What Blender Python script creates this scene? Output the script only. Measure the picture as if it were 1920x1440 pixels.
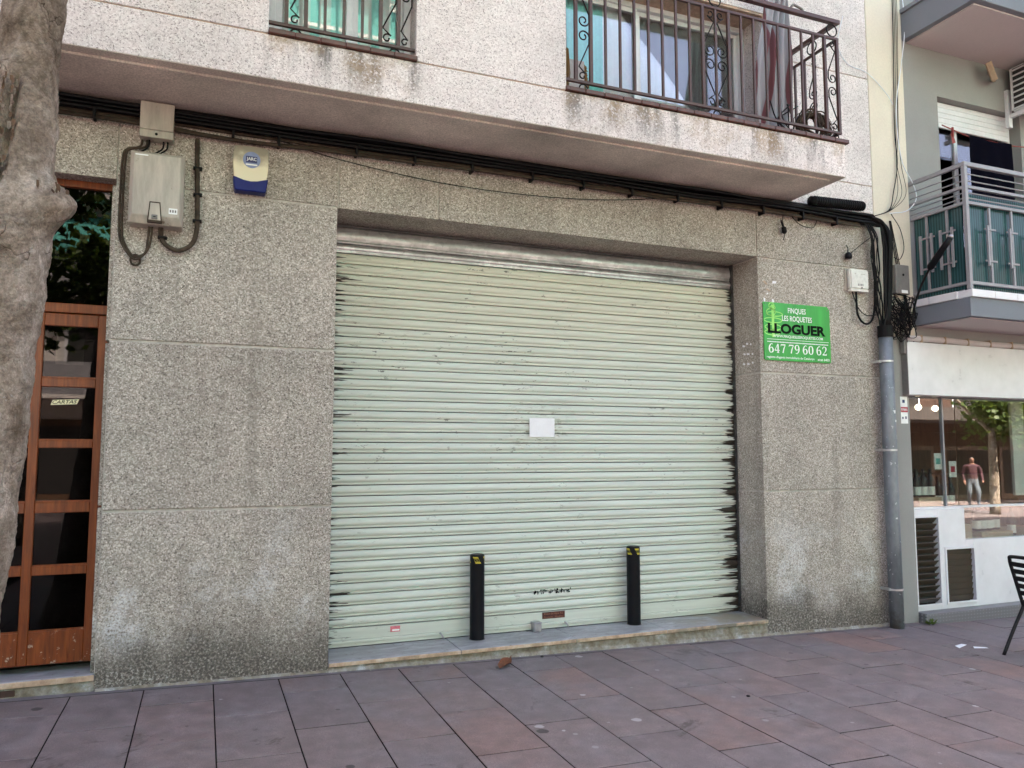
import bpy, bmesh, math, random
from mathutils import Vector, Matrix, noise as mnoise
R = math.radians
random.seed(7)
for o in list(bpy.data.objects):
    bpy.data.objects.remove(o)
sc = bpy.context.scene
COL = sc.collection

# ------------------------------------------------------------------ camera, sky, sun, exposure
cam = bpy.data.cameras.new('camera')
cam.lens = 27.04; cam.sensor_width = 36; cam.sensor_fit = 'HORIZONTAL'; cam.clip_end = 500
co = bpy.data.objects.new('camera', cam); COL.objects.link(co)
co.location = (-0.834, -5.479, 1.5)
co.rotation_euler = (R(90 + 5.07), 0, R(-21.74))
sc.camera = co
SUN_EL, SUN_AZ = 53, 14          # the sun stands behind the building, so the street front lies in shade
w = bpy.data.worlds.new('World'); sc.world = w; w.use_nodes = True
nt = w.node_tree
sky = nt.nodes.new('ShaderNodeTexSky'); sky.sky_type = 'NISHITA'; sky.sun_disc = False
sky.sun_elevation = R(SUN_EL); sky.sun_rotation = R(SUN_AZ); sky.air_density = 0.7; sky.dust_density = 6.0; sky.ozone_density = 0.2
bg = nt.nodes['Background']; bg.inputs['Strength'].default_value = 0.15
nt.links.new(sky.outputs[0], bg.inputs[0])
sun = bpy.data.lights.new('sun', 'SUN'); sun.energy = 5; sun.angle = R(0.5); sun.color = (1, 0.94, 0.85)
so = bpy.data.objects.new('sun', sun); COL.objects.link(so)
sd = Vector((math.sin(R(SUN_AZ)) * math.cos(R(SUN_EL)), math.cos(R(SUN_AZ)) * math.cos(R(SUN_EL)), math.sin(R(SUN_EL))))
so.rotation_euler = (-sd).to_track_quat('-Z', 'Y').to_euler(); so.location = (0, 10, 30)
sc.view_settings.view_transform = 'Standard'; sc.view_settings.look = 'None'
sc.view_settings.use_white_balance = True; sc.view_settings.white_balance_temperature = 7200; sc.view_settings.white_balance_tint = 22
sc.view_settings.exposure = 2.78; sc.view_settings.gamma = 1; sc.view_settings.use_curve_mapping = False
sc.cycles.max_bounces = 5; sc.cycles.diffuse_bounces = 3; sc.cycles.glossy_bounces = 3; sc.cycles.transparent_max_bounces = 10
sc.cycles.caustics_reflective = False; sc.cycles.caustics_refractive = False

# ------------------------------------------------------------------ material helpers
class M:
    def __init__(s, name):
        s.m = bpy.data.materials.new(name); s.m.use_nodes = True; s.nt = s.m.node_tree
        s.nt.nodes.clear(); s.out = s.nt.nodes.new('ShaderNodeOutputMaterial'); s._p = None
    def put(s, sock, v):
        if isinstance(v, bpy.types.NodeSocket): s.nt.links.new(v, sock)
        elif isinstance(v, (tuple, list)) and sock.type == 'RGBA': sock.default_value = (v[0], v[1], v[2], 1)
        elif isinstance(v, (tuple, list)): sock.default_value = v
        else:
            try: sock.default_value = v
            except TypeError: sock.default_value = (v, v, v) if sock.type == 'VECTOR' else (v, v, v, 1)
    def n(s, t, inp=None, **props):
        nd = s.nt.nodes.new('ShaderNode' + t)
        for k, v in props.items(): setattr(nd, k, v)
        for k, v in (inp or {}).items(): s.put(nd.inputs[k], v)
        return nd
    def pos(s):
        if s._p is None: s._p = s.n('NewGeometry').outputs['Position']
        return s._p
    def loc(s): return s.n('TexCoord').outputs['Object']
    def rnd(s): return s.n('ObjectInfo').outputs['Random']
    def xyz(s, v=None): return s.n('SeparateXYZ', {0: v or s.pos()}).outputs
    def sv(s, sc_, v=None): return s.n('VectorMath', {0: v or s.pos(), 1: sc_}, operation='MULTIPLY').outputs[0]
    def noise(s, scale, detail=4, rough=.55, v=None, dist=0):
        return s.n('TexNoise', {'Vector': v or s.pos(), 'Scale': scale, 'Detail': detail, 'Roughness': rough, 'Distortion': dist}).outputs['Fac']
    def voro(s, scale, v=None, feature='F1', out='Color', rand=1):
        nd = s.n('TexVoronoi', {'Vector': v or s.pos(), 'Scale': scale, 'Randomness': rand}, feature=feature)
        if out == 'Color': return s.n('SeparateColor', {0: nd.outputs['Color']}).outputs[0]
        return nd.outputs[out]
    def ramp(s, f, stops, interp='LINEAR'):
        nd = s.n('ValToRGB', {0: f}); cr = nd.color_ramp; cr.interpolation = interp
        while len(cr.elements) < len(stops): cr.elements.new(.5)
        for e, (p, c) in zip(cr.elements, stops):
            e.position = p; e.color = (c, c, c, 1) if isinstance(c, (int, float)) else (*c, 1)
        return nd.outputs[0]
    def mix(s, f, a, b, blend='MIX'):
        nd = s.n('Mix', data_type='RGBA', blend_type=blend)
        s.put(nd.inputs[0], f); s.put(nd.inputs[6], a); s.put(nd.inputs[7], b); return nd.outputs[2]
    def ma(s, op, a, b=0.0, c=0.0, clamp=False):
        nd = s.n('Math', {0: a, 1: b, 2: c}, operation=op); nd.use_clamp = clamp; return nd.outputs[0]
    def ss(s, v, a, b, lo=0.0, hi=1.0):
        return s.n('MapRange', {0: v, 1: a, 2: b, 3: lo, 4: hi}, interpolation_type='SMOOTHSTEP').outputs[0]
    def bump(s, h, strength=.4, dist=.004, nrm=None):
        i = {'Height': h, 'Strength': strength, 'Distance': dist}
        if nrm is not None: i['Normal'] = nrm
        return s.n('Bump', i).outputs[0]
    def bsdf(s, col, rough=.6, metal=0.0, nrm=None, coat=0.0, spec=.5, emit=None, es=0, trans=0):
        nd = s.n('BsdfPrincipled', {'Base Color': col, 'Roughness': rough, 'Metallic': metal, 'Coat Weight': coat, 'Coat Roughness': .12, 'Specular IOR Level': spec})
        if nrm is not None: s.put(nd.inputs['Normal'], nrm)
        if emit: s.put(nd.inputs['Emission Color'], emit); s.put(nd.inputs['Emission Strength'], es)
        s.nt.links.new(nd.outputs[0], s.out.inputs[0]); return s.m

GS = -0.0205                                     # the street falls gently towards +x
def gz(x): return 0.0075 + GS * x

def granite(name, dark, mid, lite, white, grime=0.0, efflo=0.0, sill=None):
    m = M(name)
    a = m.voro(120); b = m.voro(270)
    v = m.ma('ADD', m.ma('MULTIPLY', a, .6), m.ma('MULTIPLY', b, .4))
    col = m.ramp(v, [(.10, dark), (.26, mid), (.62, lite), (.90, white)])
    big = m.noise(1.3, 5, .6); mid_n = m.noise(6, 4, .6)
    col = m.mix(1, col, m.ramp(big, [(.3, .80), (.7, 1.12)]), 'MULTIPLY')
    col = m.mix(1, col, m.ramp(mid_n, [(.3, .93), (.7, 1.05)]), 'MULTIPLY')
    col = m.mix(1, col, m.ramp(m.rnd(), [(0, .93), (1, 1.06)]), 'MULTIPLY')
    x, y, z = m.xyz()
    if grime:
        run = m.noise(1, 5, .65, m.sv((5, 5, .35)))
        col = m.mix(m.ma('MULTIPLY', m.ss(run, .52, .70), .30), col, (.17, .15, .12))
        h = m.ma('SUBTRACT', z, m.ma('MULTIPLY_ADD', x, GS, .0075))
        gn = m.noise(3.2, 6, .65, m.sv((1.0, 1.0, .8)))
        g = m.ss(m.ma('ADD', h, m.ma('MULTIPLY', gn, -.75)), .12, -.30)
        g = m.ma('MULTIPLY', g, m.ss(m.noise(60, 3), .2, .6))
        e = m.ma('MULTIPLY', m.ss(m.noise(2.1, 5, .7), .49, .66), m.ma('MULTIPLY', m.ss(h, 1.25, .5), m.ss(h, .1, .4)))
        e = m.ma('MULTIPLY', e, m.ss(m.noise(70, 2), .35, .6))
        col = m.mix(m.ma('MULTIPLY', e, efflo), col, (.72, .74, .74))
        col = m.mix(m.ma('MULTIPLY', g, .88 * grime), col, (.062, .056, .046))
        l = m.ma('MULTIPLY', m.ma('MULTIPLY', m.ss(h, .19, .07), m.ss(m.noise(2.2, 3), .46, .6)), m.ss(m.noise(48, 5, .75), .52, .62))
        col = m.mix(m.ma('MULTIPLY', l, .65 * grime), col, (.55, .54, .5))
    if sill:
        st = m.noise(1, 4, .6, m.sv((7.5, 2, .9)))
        fl = m.noise(60, 2)
        tot = None
        for (x0, x1) in sill:
            k = m.ma('MULTIPLY', m.ss(x, x0 - .05, x0 + .05), m.ss(x, x1 + .05, x1 - .05))
            tot = k if tot is None else m.ma('MAXIMUM', tot, k)
        up = m.ma('MULTIPLY', m.ss(z, 3.74, 4.04), m.ss(z, 4.12, 4.11))
        k = m.ma('MULTIPLY', tot, up)
        d = m.ma('MULTIPLY', m.ma('MULTIPLY', m.ss(st, .44, .62), k), m.ss(fl, .30, .5))
        col = m.mix(m.ma('MULTIPLY', d, .75), col, (.07, .062, .055))
        o = m.ma('MULTIPLY', m.ma('MULTIPLY', m.ss(m.noise(1.6, 4, .6, m.sv((2.2, 1, 2))), .42, .62), k), m.ss(fl, .3, .6))
        col = m.mix(m.ma('MULTIPLY', o, .62), col, (.36, .235, .12))
    nrm = m.bump(v, .35, .004)
    return m.bsdf(col, m.ramp(b, [(0, .55), (1, .85)]), nrm=nrm, spec=.3)

MT = {}
MT['granite'] = granite('granite_lower', (.075, .065, .054), (.312, .274, .230), (.415, .373, .318), (.76, .715, .645), 1.0, .9)
MT['granite_up'] = granite('granite_upper', (.20, .165, .155), (.64, .575, .55), (.75, .69, .66), (.87, .83, .80), sill=((-.56, .42), (1.5, 4.2)))

def simple(name, col, rough=.6, metal=0.0, nscale=30, amt=.15, bump=.0, coat=0.0, spec=.5, big=1.5):
    m = M(name); n1 = m.noise(nscale, 4, .6); n2 = m.noise(big, 4, .6)
    c = m.mix(1, col, m.ramp(n1, [(.3, 1 - amt), (.7, 1 + amt * .6)]), 'MULTIPLY')
    c = m.mix(1, c, m.ramp(n2, [(.3, 1 - amt), (.7, 1 + amt * .6)]), 'MULTIPLY')
    return m.bsdf(c, m.ramp(n1, [(.3, max(rough - .08, .02)), (.7, min(rough + .1, 1))]), metal, m.bump(n1, bump, .003) if bump else None, coat, spec)

MT['mortar'] = simple('mortar', (.52, .485, .43), .9, amt=.25)
MT['mortar_peach'] = simple('mortar_peach', (.52, .38, .28), .9, amt=.25)
MT['soffit'] = simple('soffit_render', (.60, .535, .47), .9, nscale=90, amt=.35, bump=.4)

def shutter_mat():
    m = M('shutter_paint'); x, y, z = m.xyz()
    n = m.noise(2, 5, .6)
    height_tone = m.ma('ADD', m.ss(z, 1.6, 3.0), m.ma('MULTIPLY', n, .3))  # paint colour turns yellower towards the top
    col = m.mix(m.ss(height_tone, .2, 1.6), (.60, .645, .57), (.60, .575, .45))
    col = m.mix(1, col, m.ramp(m.noise(1, 4, .6, m.sv((1.2, 1, 30))), [(.3, .9), (.7, 1.06)]), 'MULTIPLY')
    # paint chips and scuffs
    ch = m.ma('MULTIPLY', m.ss(m.noise(24, 5, .7, m.sv((.6, 1, 1.6))), .61, .64), m.ss(m.noise(2.2, 3), .45, .62))
    ch = m.ma('MULTIPLY', ch, m.ss(z, 1.0, 2.6, .45, 1))
    col = m.mix(ch, col, (.09, .08, .065))
    # scuffed band round the posted notice
    sx = m.ss(m.ma('ABSOLUTE', m.ma('SUBTRACT', x, 1.75)), .42, .1); sz = m.ss(m.ma('ABSOLUTE', m.ma('SUBTRACT', z, 1.72)), .28, .05)
    sm = m.ma('MULTIPLY', m.ma('MULTIPLY', sx, sz), m.ss(m.noise(1, 5, .7, m.sv((14, 1, 75))), .56, .62))
    col = m.mix(m.ma('MULTIPLY', sm, .75), col, (.20, .17, .10))
    # black grease creeping in from the guide rails
    tong = m.noise(1, 3, .6, m.sv((1.2, 0, 26)))
    t2 = m.noise(1, 2, .6, m.sv((3, 0, 95)))
    low = m.ss(z, 2.6, .3, .45, 1.5)
    reach = m.ma('MULTIPLY', m.ma('ADD', m.ss(tong, .42, .74, 0, .19), m.ss(t2, .45, .75, 0, .07)), low)
    dr = m.ma('SUBTRACT', 3.715, x)
    gr = m.ss(m.ma('SUBTRACT', dr, m.ma('ADD', reach, .012)), .012, -.012)
    dl = m.ma('SUBTRACT', x, .0)
    gl = m.ss(m.ma('SUBTRACT', dl, m.ma('ADD', m.ma('MULTIPLY', m.ss(m.noise(1, 4, .7, m.sv((1.6, 3, 34))), .48, .74, 0, .22), 1), .035)), .012, -.012)
    up = m.ma('MULTIPLY', m.ss(z, 2.3, 2.9), m.ss(m.noise(1, 5, .75, m.sv((9, 1, 70))), .60, .64))
    up = m.ma('MULTIPLY', up, m.ss(x, .9, .1))
    g = m.ma('MAXIMUM', m.ma('MAXIMUM', gr, gl), m.ma('MULTIPLY', up, .8))
    col = m.mix(g, col, m.mix(m.noise(30, 3), (.010, .009, .008), (.05, .035, .022)))
    return m.bsdf(col, m.ramp(g, [(0, .42), (1, .6)]), nrm=m.bump(m.noise(40, 3), .06, .003), spec=.45)
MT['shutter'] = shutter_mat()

def galv(name, base=.62):
    m = M(name); n = m.noise(5, 6, .7, m.sv((.5, 1, 2.2))); v = m.voro(26)
    c = m.mix(1, m.ramp(n, [(.3, base * .55), (.55, base), (.75, base * 1.5)]), m.ramp(v, [(0, .85), (1, 1.1)]), 'MULTIPLY')
    return m.bsdf(c, m.ramp(n, [(.3, .55), (.7, .3)]), .75, m.bump(n, .1, .004))
MT['galv'] = galv('galvanised'); MT['galv_dark'] = galv('galvanised_dark', .12)

def wood(name, a, b, c, rough=.32, coat=.25):
    m = M(name); v = m.sv((9, 9, .7))
    n = m.noise(4, 6, .65, v, 1.2); f = m.noise(60, 3, .6, m.sv((1, 1, .05)))
    col = m.ramp(m.ma('ADD', m.ma('MULTIPLY', n, .75), m.ma('MULTIPLY', f, .25)), [(.3, a), (.5, b), (.72, c)])
    x, y, z = m.xyz()
    wear = m.ma('MULTIPLY', m.ss(m.noise(16, 5, .7), .6, .66), m.ss(z, .5, .17))
    col = m.mix(wear, col, (.55, .48, .38))
    return m.bsdf(col, rough, nrm=m.bump(f, .12, .002), coat=coat)
MT['wood'] = wood('varnished_wood', (.085, .016, .003), (.19, .041, .007), (.31, .080, .015), .36, .12)
MT['plywood'] = wood('pale_wood', (.34, .22, .12), (.46, .32, .18), (.56, .42, .26), .6, 0)

def glass(name, tint=(.93, .97, .96), ior=1.5, boost=1.8, rough=0.0):
    m = M(name)
    fr = m.ma('MULTIPLY', m.n('Fresnel', {'IOR': ior}).outputs[0], boost, clamp=True)
    t = m.n('BsdfTransparent', {0: tint}); g = m.n('BsdfGlossy', {0: (1, 1, 1), 'Roughness': rough})
    mx = m.n('MixShader', {0: fr, 1: t.outputs[0], 2: g.outputs[0]})
    m.nt.links.new(mx.outputs[0], m.out.inputs[0]); return m.m
MT['glass'] = glass('window_glass', boost=.42); MT['glass_up'] = glass('upper_window_glass', (.97, .985, .99), 1.5, .9)
MT['glass_door'] = glass('dark_door_glass', (.25, .27, .27), 1.45, .7)

MT['iron'] = simple('brown_painted_iron', (.075, .030, .022), .42, amt=.25, nscale=60, coat=.1)
MT['iron_dark'] = simple('dark_wrought_iron', (.010, .007, .0065), .5, spec=.25)
MT['tile_brown'] = simple('brown_glazed_tile', (.115, .036, .025), .35, amt=.35, nscale=25, coat=.15)
MT['white_pvc'] = simple('white_pvc', (.72, .73, .74), .4, amt=.06)
MT['paper'] = simple('paper', (.86, .87, .90), .8, amt=.03)
MT['black'] = simple('black_rubber', (.0045, .0045, .005), .55, amt=.3, spec=.18)
MT['black_gloss'] = simple('black_paint', (.003, .0038, .006), .42, amt=.4, nscale=14, spec=.2)
MT['yellow'] = simple('yellow_tape', (.62, .50, .04), .5, amt=.2)
MT['cable_brown'] = simple('dusty_brown_cable', (.065, .048, .034), .8, amt=.5, nscale=18, spec=.2)
MT['steel'] = simple('brushed_steel', (.45, .44, .46), .35, .8)
MT['pink'] = simple('pink_sticker', (.75, .20, .24), .6, amt=.3, nscale=90)
MT['red'] = simple('red_print', (.45, .02, .04), .6)
MT['rust_plate'] = simple('rusty_red_plate', (.085, .016, .012), .45, amt=.4, nscale=40)
MT['gold_print'] = simple('worn_gold_print', (.42, .20, .12), .6, amt=.4, nscale=150)
MT['white_print'] = simple('white_print', (.85, .88, .86), .5, amt=.06)
MT['black_print'] = simple('black_print', (.004, .008, .004), .6, amt=.2, spec=.08)
MT['lime_print'] = simple('lime_print', (.30, .78, .16), .5, amt=.1)
MT['yellow_print'] = simple('pale_label', (.80, .76, .48), .6, amt=.1)
MT['blue_plastic'] = simple('blue_plastic', (.004, .010, .13), .4, amt=.1, spec=.25)
MT['blue_sticker'] = simple('blue_grey_sticker', (.20, .26, .44), .5)
MT['navy_print'] = simple('navy_print', (.02, .03, .12), .5)
MT['grey_plastic'] = simple('grey_plastic', (.20, .19, .18), .55)
MT['straw'] = simple('straw_fibre', (.20, .105, .03), .9, nscale=90, amt=.4)
MT['board'] = simple('weathered_board', (.42, .40, .40), .8, amt=.15)
MT['cream'] = simple('cream_render', (.72, .655, .53), .85, nscale=50, amt=.07, bump=.15)
MT['grey_render'] = simple('grey_render', (.30, .30, .285), .9, nscale=140, amt=.08, bump=.25)
MT['slate_render'] = simple('blue_grey_render', (.19, .21, .235), .9, nscale=140, amt=.08, bump=.2)
MT['pale_soffit'] = simple('pale_soffit', (.60, .53, .52), .9, nscale=40, amt=.05, bump=.2)
MT['white_panel'] = simple('white_panel', (.78, .78, .79), .35, amt=.05, nscale=6)
MT['brown_metal'] = simple('brown_louvre_metal', (.085, .066, .045), .45, .3, amt=.15)
MT['rail_grey'] = simple('grey_rail_paint', (.30, .30, .31), .4, amt=.08)
MT['navy_cloth'] = simple('navy_cloth', (.0015, .0015, .006), .95, amt=.3, spec=.05)
MT['tan_box'] = simple('tan_plastic', (.42, .30, .20), .6)
MT['red_line'] = simple('red_cord', (.30, .055, .045), .7)
MT['bottle'] = simple('dark_bottle_glass', (.003, .005, .004), .16, spec=.35)
MT['bottle_label'] = simple('bottle_label', (.78, .78, .72), .7)
MT['shop_wood'] = wood('shop_wood', (.07, .035, .018), (.12, .062, .03), (.18, .10, .05), .5, .1)
MT['shop_dark'] = simple('shop_dark_wall', (.06, .05, .045), .8)
MT['carton'] = simple('carton', (.50, .37, .24), .8, amt=.1)
MT['chair_metal'] = simple('black_chair_metal', (.006, .007, .009), .4, 0, amt=.2, spec=.3)
MT['dry_leaf'] = simple('dry_leaf', (.19, .062, .025), .7, nscale=70, amt=.4)
MT['asphalt'] = simple('asphalt', (.06, .06, .062), .9, nscale=60, amt=.2)
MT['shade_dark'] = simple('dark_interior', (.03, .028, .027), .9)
MT['curtain'] = simple('net_curtain', (.76, .81, .85), .9, amt=.06)
MT['teal_awning'] = simple('teal_awning_cloth', (.07, .38, .33), .85, amt=.12)
MT['turquoise'] = simple('turquoise_curtain', (.20, .76, .74), .9, amt=.08)
def stripe_curtain():
    m = M('pale_striped_curtain'); x, y, z = m.xyz(); k = m.ss(m.ma('SINE', m.ma('MULTIPLY', x, 46)), -.2, .5)
    c = m.mix(k, (.80, .82, .82), (.30, .74, .72)); c = m.mix(m.ss(z, 4.24, 4.20), c, (.10, .50, .45)); return m.bsdf(c, .9)
MT['stripe_curtain'] = stripe_curtain()
MT['white_wall'] = simple('white_house_render', (.72, .69, .64), .9, amt=.1)
MT['brick'] = simple('brown_brick', (.075, .040, .028), .9, amt=.25, nscale=20)
MT['stem'] = simple('green_stem', (.07, .12, .03), .8)

def plastic_box():
    m = M('weathered_beige_plastic'); v = m.sv((6, 6, 1.2)); n = m.noise(3, 6, .65, v); s = m.noise(11, 5, .7)
    col = m.mix(1, (.47, .43, .36), m.ramp(n, [(.3, .72), (.65, 1.1)]), 'MULTIPLY')
    col = m.mix(m.ss(s, .62, .72), col, (.16, .12, .085))
    return m.bsdf(col, .55, nrm=m.bump(s, .05, .002))
MT['beige'] = plastic_box()
def alarm_mat():
    m = M('dusty_cream_plastic'); x, y, z = m.xyz()
    d = m.ss(m.ma('ADD', z, m.ma('MULTIPLY', m.noise(14, 4), .16)), 3.50, 3.64)
    col = m.mix(d, (.74, .66, .46), (.24, .20, .14))
    return m.bsdf(col, .4, coat=.1)
MT['alarm'] = alarm_mat()

def marble():
    m = M('grey_marble'); n = m.noise(3, 6, .7, m.sv((1, 3, 1)), 1.5); k = m.noise(22, 4)
    col = m.ramp(n, [(.3, (.20, .205, .215)), (.52, (.33, .335, .35)), (.7, (.50, .51, .54))])
    col = m.mix(m.ss(k, .6, .75), col, (.17, .15, .12))
    x, y, z = m.xyz()
    col = m.mix(m.ma('MULTIPLY', m.ss(x, 2.7, 3.3), m.ss(m.noise(5, 4), .35, .6)), col, (.27, .235, .18))
    return m.bsdf(col, .45)
MT['marble'] = marble()
def peach():
    m = M('worn_stone_edge'); n = m.noise(9, 5, .7)
    col = m.ramp(n, [(.3, (.30, .21, .14)), (.5, (.52, .37, .25)), (.7, (.66, .54, .43))])
    x, y, z = m.xyz()
    col = m.mix(m.ma('MULTIPLY', m.ss(x, 2.3, 3.2), m.ss(m.noise(8, 4), .35, .55)), col, (.20, .18, .14))
    return m.bsdf(col, .7, nrm=m.bump(n, .3, .006))
MT['peach'] = peach()
def plinth():
    m = M('patched_plinth'); n = m.noise(7, 6, .7); k = m.noise(30, 4, .7)
    col = m.ramp(n, [(.28, (.12, .10, .07)), (.45, (.25, .215, .155)), (.6, (.34, .33, .29)), (.72, (.62, .64, .66))])
    col = m.mix(1, col, m.ramp(k, [(.3, .7), (.7, 1.15)]), 'MULTIPLY')
    return m.bsdf(col, .95, nrm=m.bump(k, .8, .012))
MT['plinth'] = plinth()

def paving(name, single=True):
    m = M(name); p = m.pos()
    if single: r = m.rnd()
    else:
        b = m.n('TexBrick', {'Vector': m.n('Mapping', {0: p, 2: (0, 0, R(90))}).outputs[0], 'Color1': (0, 0, 0), 'Color2': (1, 1, 1), 'Mortar': (.5, .5, .5), 'Scale': 1, 'Mortar Size': .004, 'Brick Width': .665, 'Row Height': .403}, offset=.5)
        r = m.n('SeparateColor', {0: b.outputs['Color']}).outputs[0]
    base = m.ramp(r, [(0, (.178, .144, .145)), (.45, (.208, .165, .160)), (.8, (.222, .162, .152)), (1, (.236, .158, .142))])
    n = m.noise(1.1, 5, .6); k = m.noise(9, 5, .65); f = m.noise(220, 2)
    col = m.mix(m.ss(n, .38, .68), base, (.192, .167, .172))
    col = m.mix(1, col, m.ramp(k, [(.3, .74), (.7, 1.2)]), 'MULTIPLY')
    col = m.mix(1, col, m.ramp(f, [(.3, .76), (.7, 1.24)]), 'MULTIPLY')
    v1 = m.n('TexVoronoi', {'Vector': m.n('VectorMath', {0: p, 1: m.sv((.025, .025, 0), m.n('TexNoise', {'Vector': p, 'Scale': 25}).outputs['Color'])}, operation='ADD').outputs[0], 'Scale': 3.1})
    rr = m.n('SeparateColor', {0: v1.outputs['Color']}).outputs
    spot = m.ss(m.ma('SUBTRACT', v1.outputs['Distance'], m.ma('MULTIPLY', rr[0], .12)), .016, -.004)
    ison = m.ma('GREATER_THAN', rr[1], .22)
    sc_ = m.ramp(rr[2], [(0, (.045, .04, .04)), (.55, (.06, .052, .052)), (.56, (.42, .40, .40)), (1, (.5, .48, .47))], 'CONSTANT')
    col = m.mix(m.ma('MULTIPLY', m.ma('MULTIPLY', spot, ison), .8), col, sc_)
    v2 = m.n('TexVoronoi', {'Vector': p, 'Scale': 6.3}); r2 = m.n('SeparateColor', {0: v2.outputs['Color']}).outputs
    sp2 = m.ma('MULTIPLY', m.ss(m.ma('SUBTRACT', v2.outputs['Distance'], m.ma('MULTIPLY', r2[0], .13)), .02, .0), m.ma('GREATER_THAN', r2[1], .5))
    col = m.mix(m.ma('MULTIPLY', sp2, .6), col, m.ramp(r2[2], [(0, (.06, .05, .05)), (.7, (.34, .32, .32))], 'CONSTANT'))
    st = m.ma('MULTIPLY', m.ss(m.noise(2.3, 5, .75, None, .6), .60, .70), .6)
    col = m.mix(st, col, (.05, .038, .032))
    if not single: col = m.mix(m.ss(b.outputs['Fac'], .3, .7), col, (.03, .028, .028))
    return m.bsdf(col, m.ramp(k, [(.3, .55), (.7, .8)]), nrm=m.bump(f, .15, .002), spec=.35)
MT['slab'] = paving('paving_slab'); MT['paving_far'] = paving('paving_far', False)
MT['joint'] = simple('dark_joint_sand', (.016, .014, .014), .95, amt=.3, spec=.1)
MT['strip'] = simple('cement_strip', (.17, .15, .155), .9, amt=.3, nscale=14)

def bark():
    m = M('plane_tree_bark'); p = m.sv((1, 1, .8))
    wv = m.n('VectorMath', {0: p, 1: m.sv((.12, .12, .12), m.n('TexNoise', {'Vector': p, 'Scale': 7, 'Detail': 4}).outputs['Color'])}, operation='ADD').outputs[0]
    a = m.noise(6.5, 7, .68, p, .5); b = m.voro(11, wv); e = m.voro(11, wv, 'DISTANCE_TO_EDGE', 'Distance')
    col = m.ramp(a, [(.32, (.175, .132, .095)), (.44, (.315, .257, .198)), (.55, (.44, .37, .298)), (.68, (.61, .54, .46))])
    col = m.mix(1, col, m.ramp(b, [(0, .86), (.5, 1.0), (1, 1.12)]), 'MULTIPLY')
    g = m.noise(42, 6, .75); f = m.voro(150)
    col = m.mix(1, col, m.ramp(g, [(.32, .62), (.5, 1), (.66, 1.28)]), 'MULTIPLY')
    col = m.mix(1, col, m.ramp(f, [(0, .82), (1, 1.15)]), 'MULTIPLY')
    col = m.mix(m.ma('MULTIPLY', m.ss(e, .02, .0), m.ss(m.noise(5, 4), .56, .66)), col, (.09, .065, .045))
    col = m.mix(m.ma('MULTIPLY', m.ss(m.noise(15, 5, .75), .64, .68), .6), col, (.52, .49, .44))
    x, y, z = m.xyz()
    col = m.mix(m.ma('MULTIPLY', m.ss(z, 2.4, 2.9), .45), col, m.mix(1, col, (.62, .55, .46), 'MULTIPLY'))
    h = m.ma('ADD', m.ma('MULTIPLY', a, .9), m.ma('ADD', m.ma('MULTIPLY', g, .8), m.ma('MULTIPLY', m.ss(e, 0, .05), m.ma('MULTIPLY', m.ss(m.noise(5, 4), .5, .62), .25))))
    return m.bsdf(col, .92, nrm=m.bump(h, 1.0, .03), spec=.12)
MT['bark'] = bark()
MT['scar'] = simple('torn_bark', (.13, .075, .04), .9, amt=.5, nscale=30, bump=.6)

def leafmat(name, a, b):
    m = M(name); c = m.mix(m.noise(1.4, 3), a, b)
    d = m.n('BsdfPrincipled', {'Base Color': c, 'Roughness': .6}); t = m.n('BsdfTranslucent', {0: m.mix(.5, c, (.2, .3, .02))})
    mx = m.n('MixShader', {0: .3, 1: d.outputs[0], 2: t.outputs[0]}); m.nt.links.new(mx.outputs[0], m.out.inputs[0]); return m.m
MT['leaf'] = leafmat('tree_leaf', (.045, .085, .02), (.10, .16, .035)); MT['weed'] = leafmat('weed_leaf', (.05, .10, .02), (.10, .17, .03))

def frosted(name, col):
    m = M(name); x, y, z = m.xyz()
    rib = m.ma('SINE', m.ma('MULTIPLY', m.ma('ADD', x, y), 210))
    c = m.mix(1, col, m.ramp(m.ss(rib, -1, 1), [(0, .6), (1, 1.15)]), 'MULTIPLY')
    d = m.n('BsdfPrincipled', {'Base Color': c, 'Roughness': .25, 'Coat Weight': .3}); t = m.n('BsdfTranslucent', {0: c})
    mx = m.n('MixShader', {0: .35, 1: d.outputs[0], 2: t.outputs[0]}); m.nt.links.new(mx.outputs[0], m.out.inputs[0]); return m.m
MT['frost'] = frosted('ribbed_green_glass', (.042, .145, .15))
def signgreen():
    m = M('green_sign_print'); n = m.noise(2, 4, .6, m.sv((9, 1, .8)))
    c = m.mix(1, (.012, .34, .045), m.ramp(n, [(.3, .85), (.7, 1.25)]), 'MULTIPLY'); return m.bsdf(c, .35, coat=.15)
MT['sign_green'] = signgreen()
def cloth_mat():
    m = M('striped_cloth'); p = m.loc(); x, y, z = m.xyz(p)
    s = m.ma('SINE', m.ma('MULTIPLY', m.ma('ADD', x, m.ma('MULTIPLY', z, -.07)), 95))
    c = m.ramp(m.ss(s, -1, 1), [(0, (.17, .06, .07)), (.10, (.20, .08, .09)), (.16, (.30, .31, .34)), (1, (.42, .42, .45))])
    return m.bsdf(c, .9)
MT['cloth'] = cloth_mat()
def checker():
    m = M('checker_plate'); p = m.n('Mapping', {0: m.pos(), 2: (0, 0, R(45))}).outputs[0]
    v = m.voro(34, p, 'F1', 'Distance', 0); h = m.ss(v, .45, .25)
    c = m.mix(h, (.22, .22, .23), (.36, .36, .38)); return m.bsdf(c, .45, .5, m.bump(h, .6, .004))
MT['checker'] = checker()
def lamp_mat():
    m = M('glowing_globe'); return m.bsdf((.9, .85, .7), .4, emit=(1, .86, .6), es=2.5)
MT['lamp'] = lamp_mat()
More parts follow.
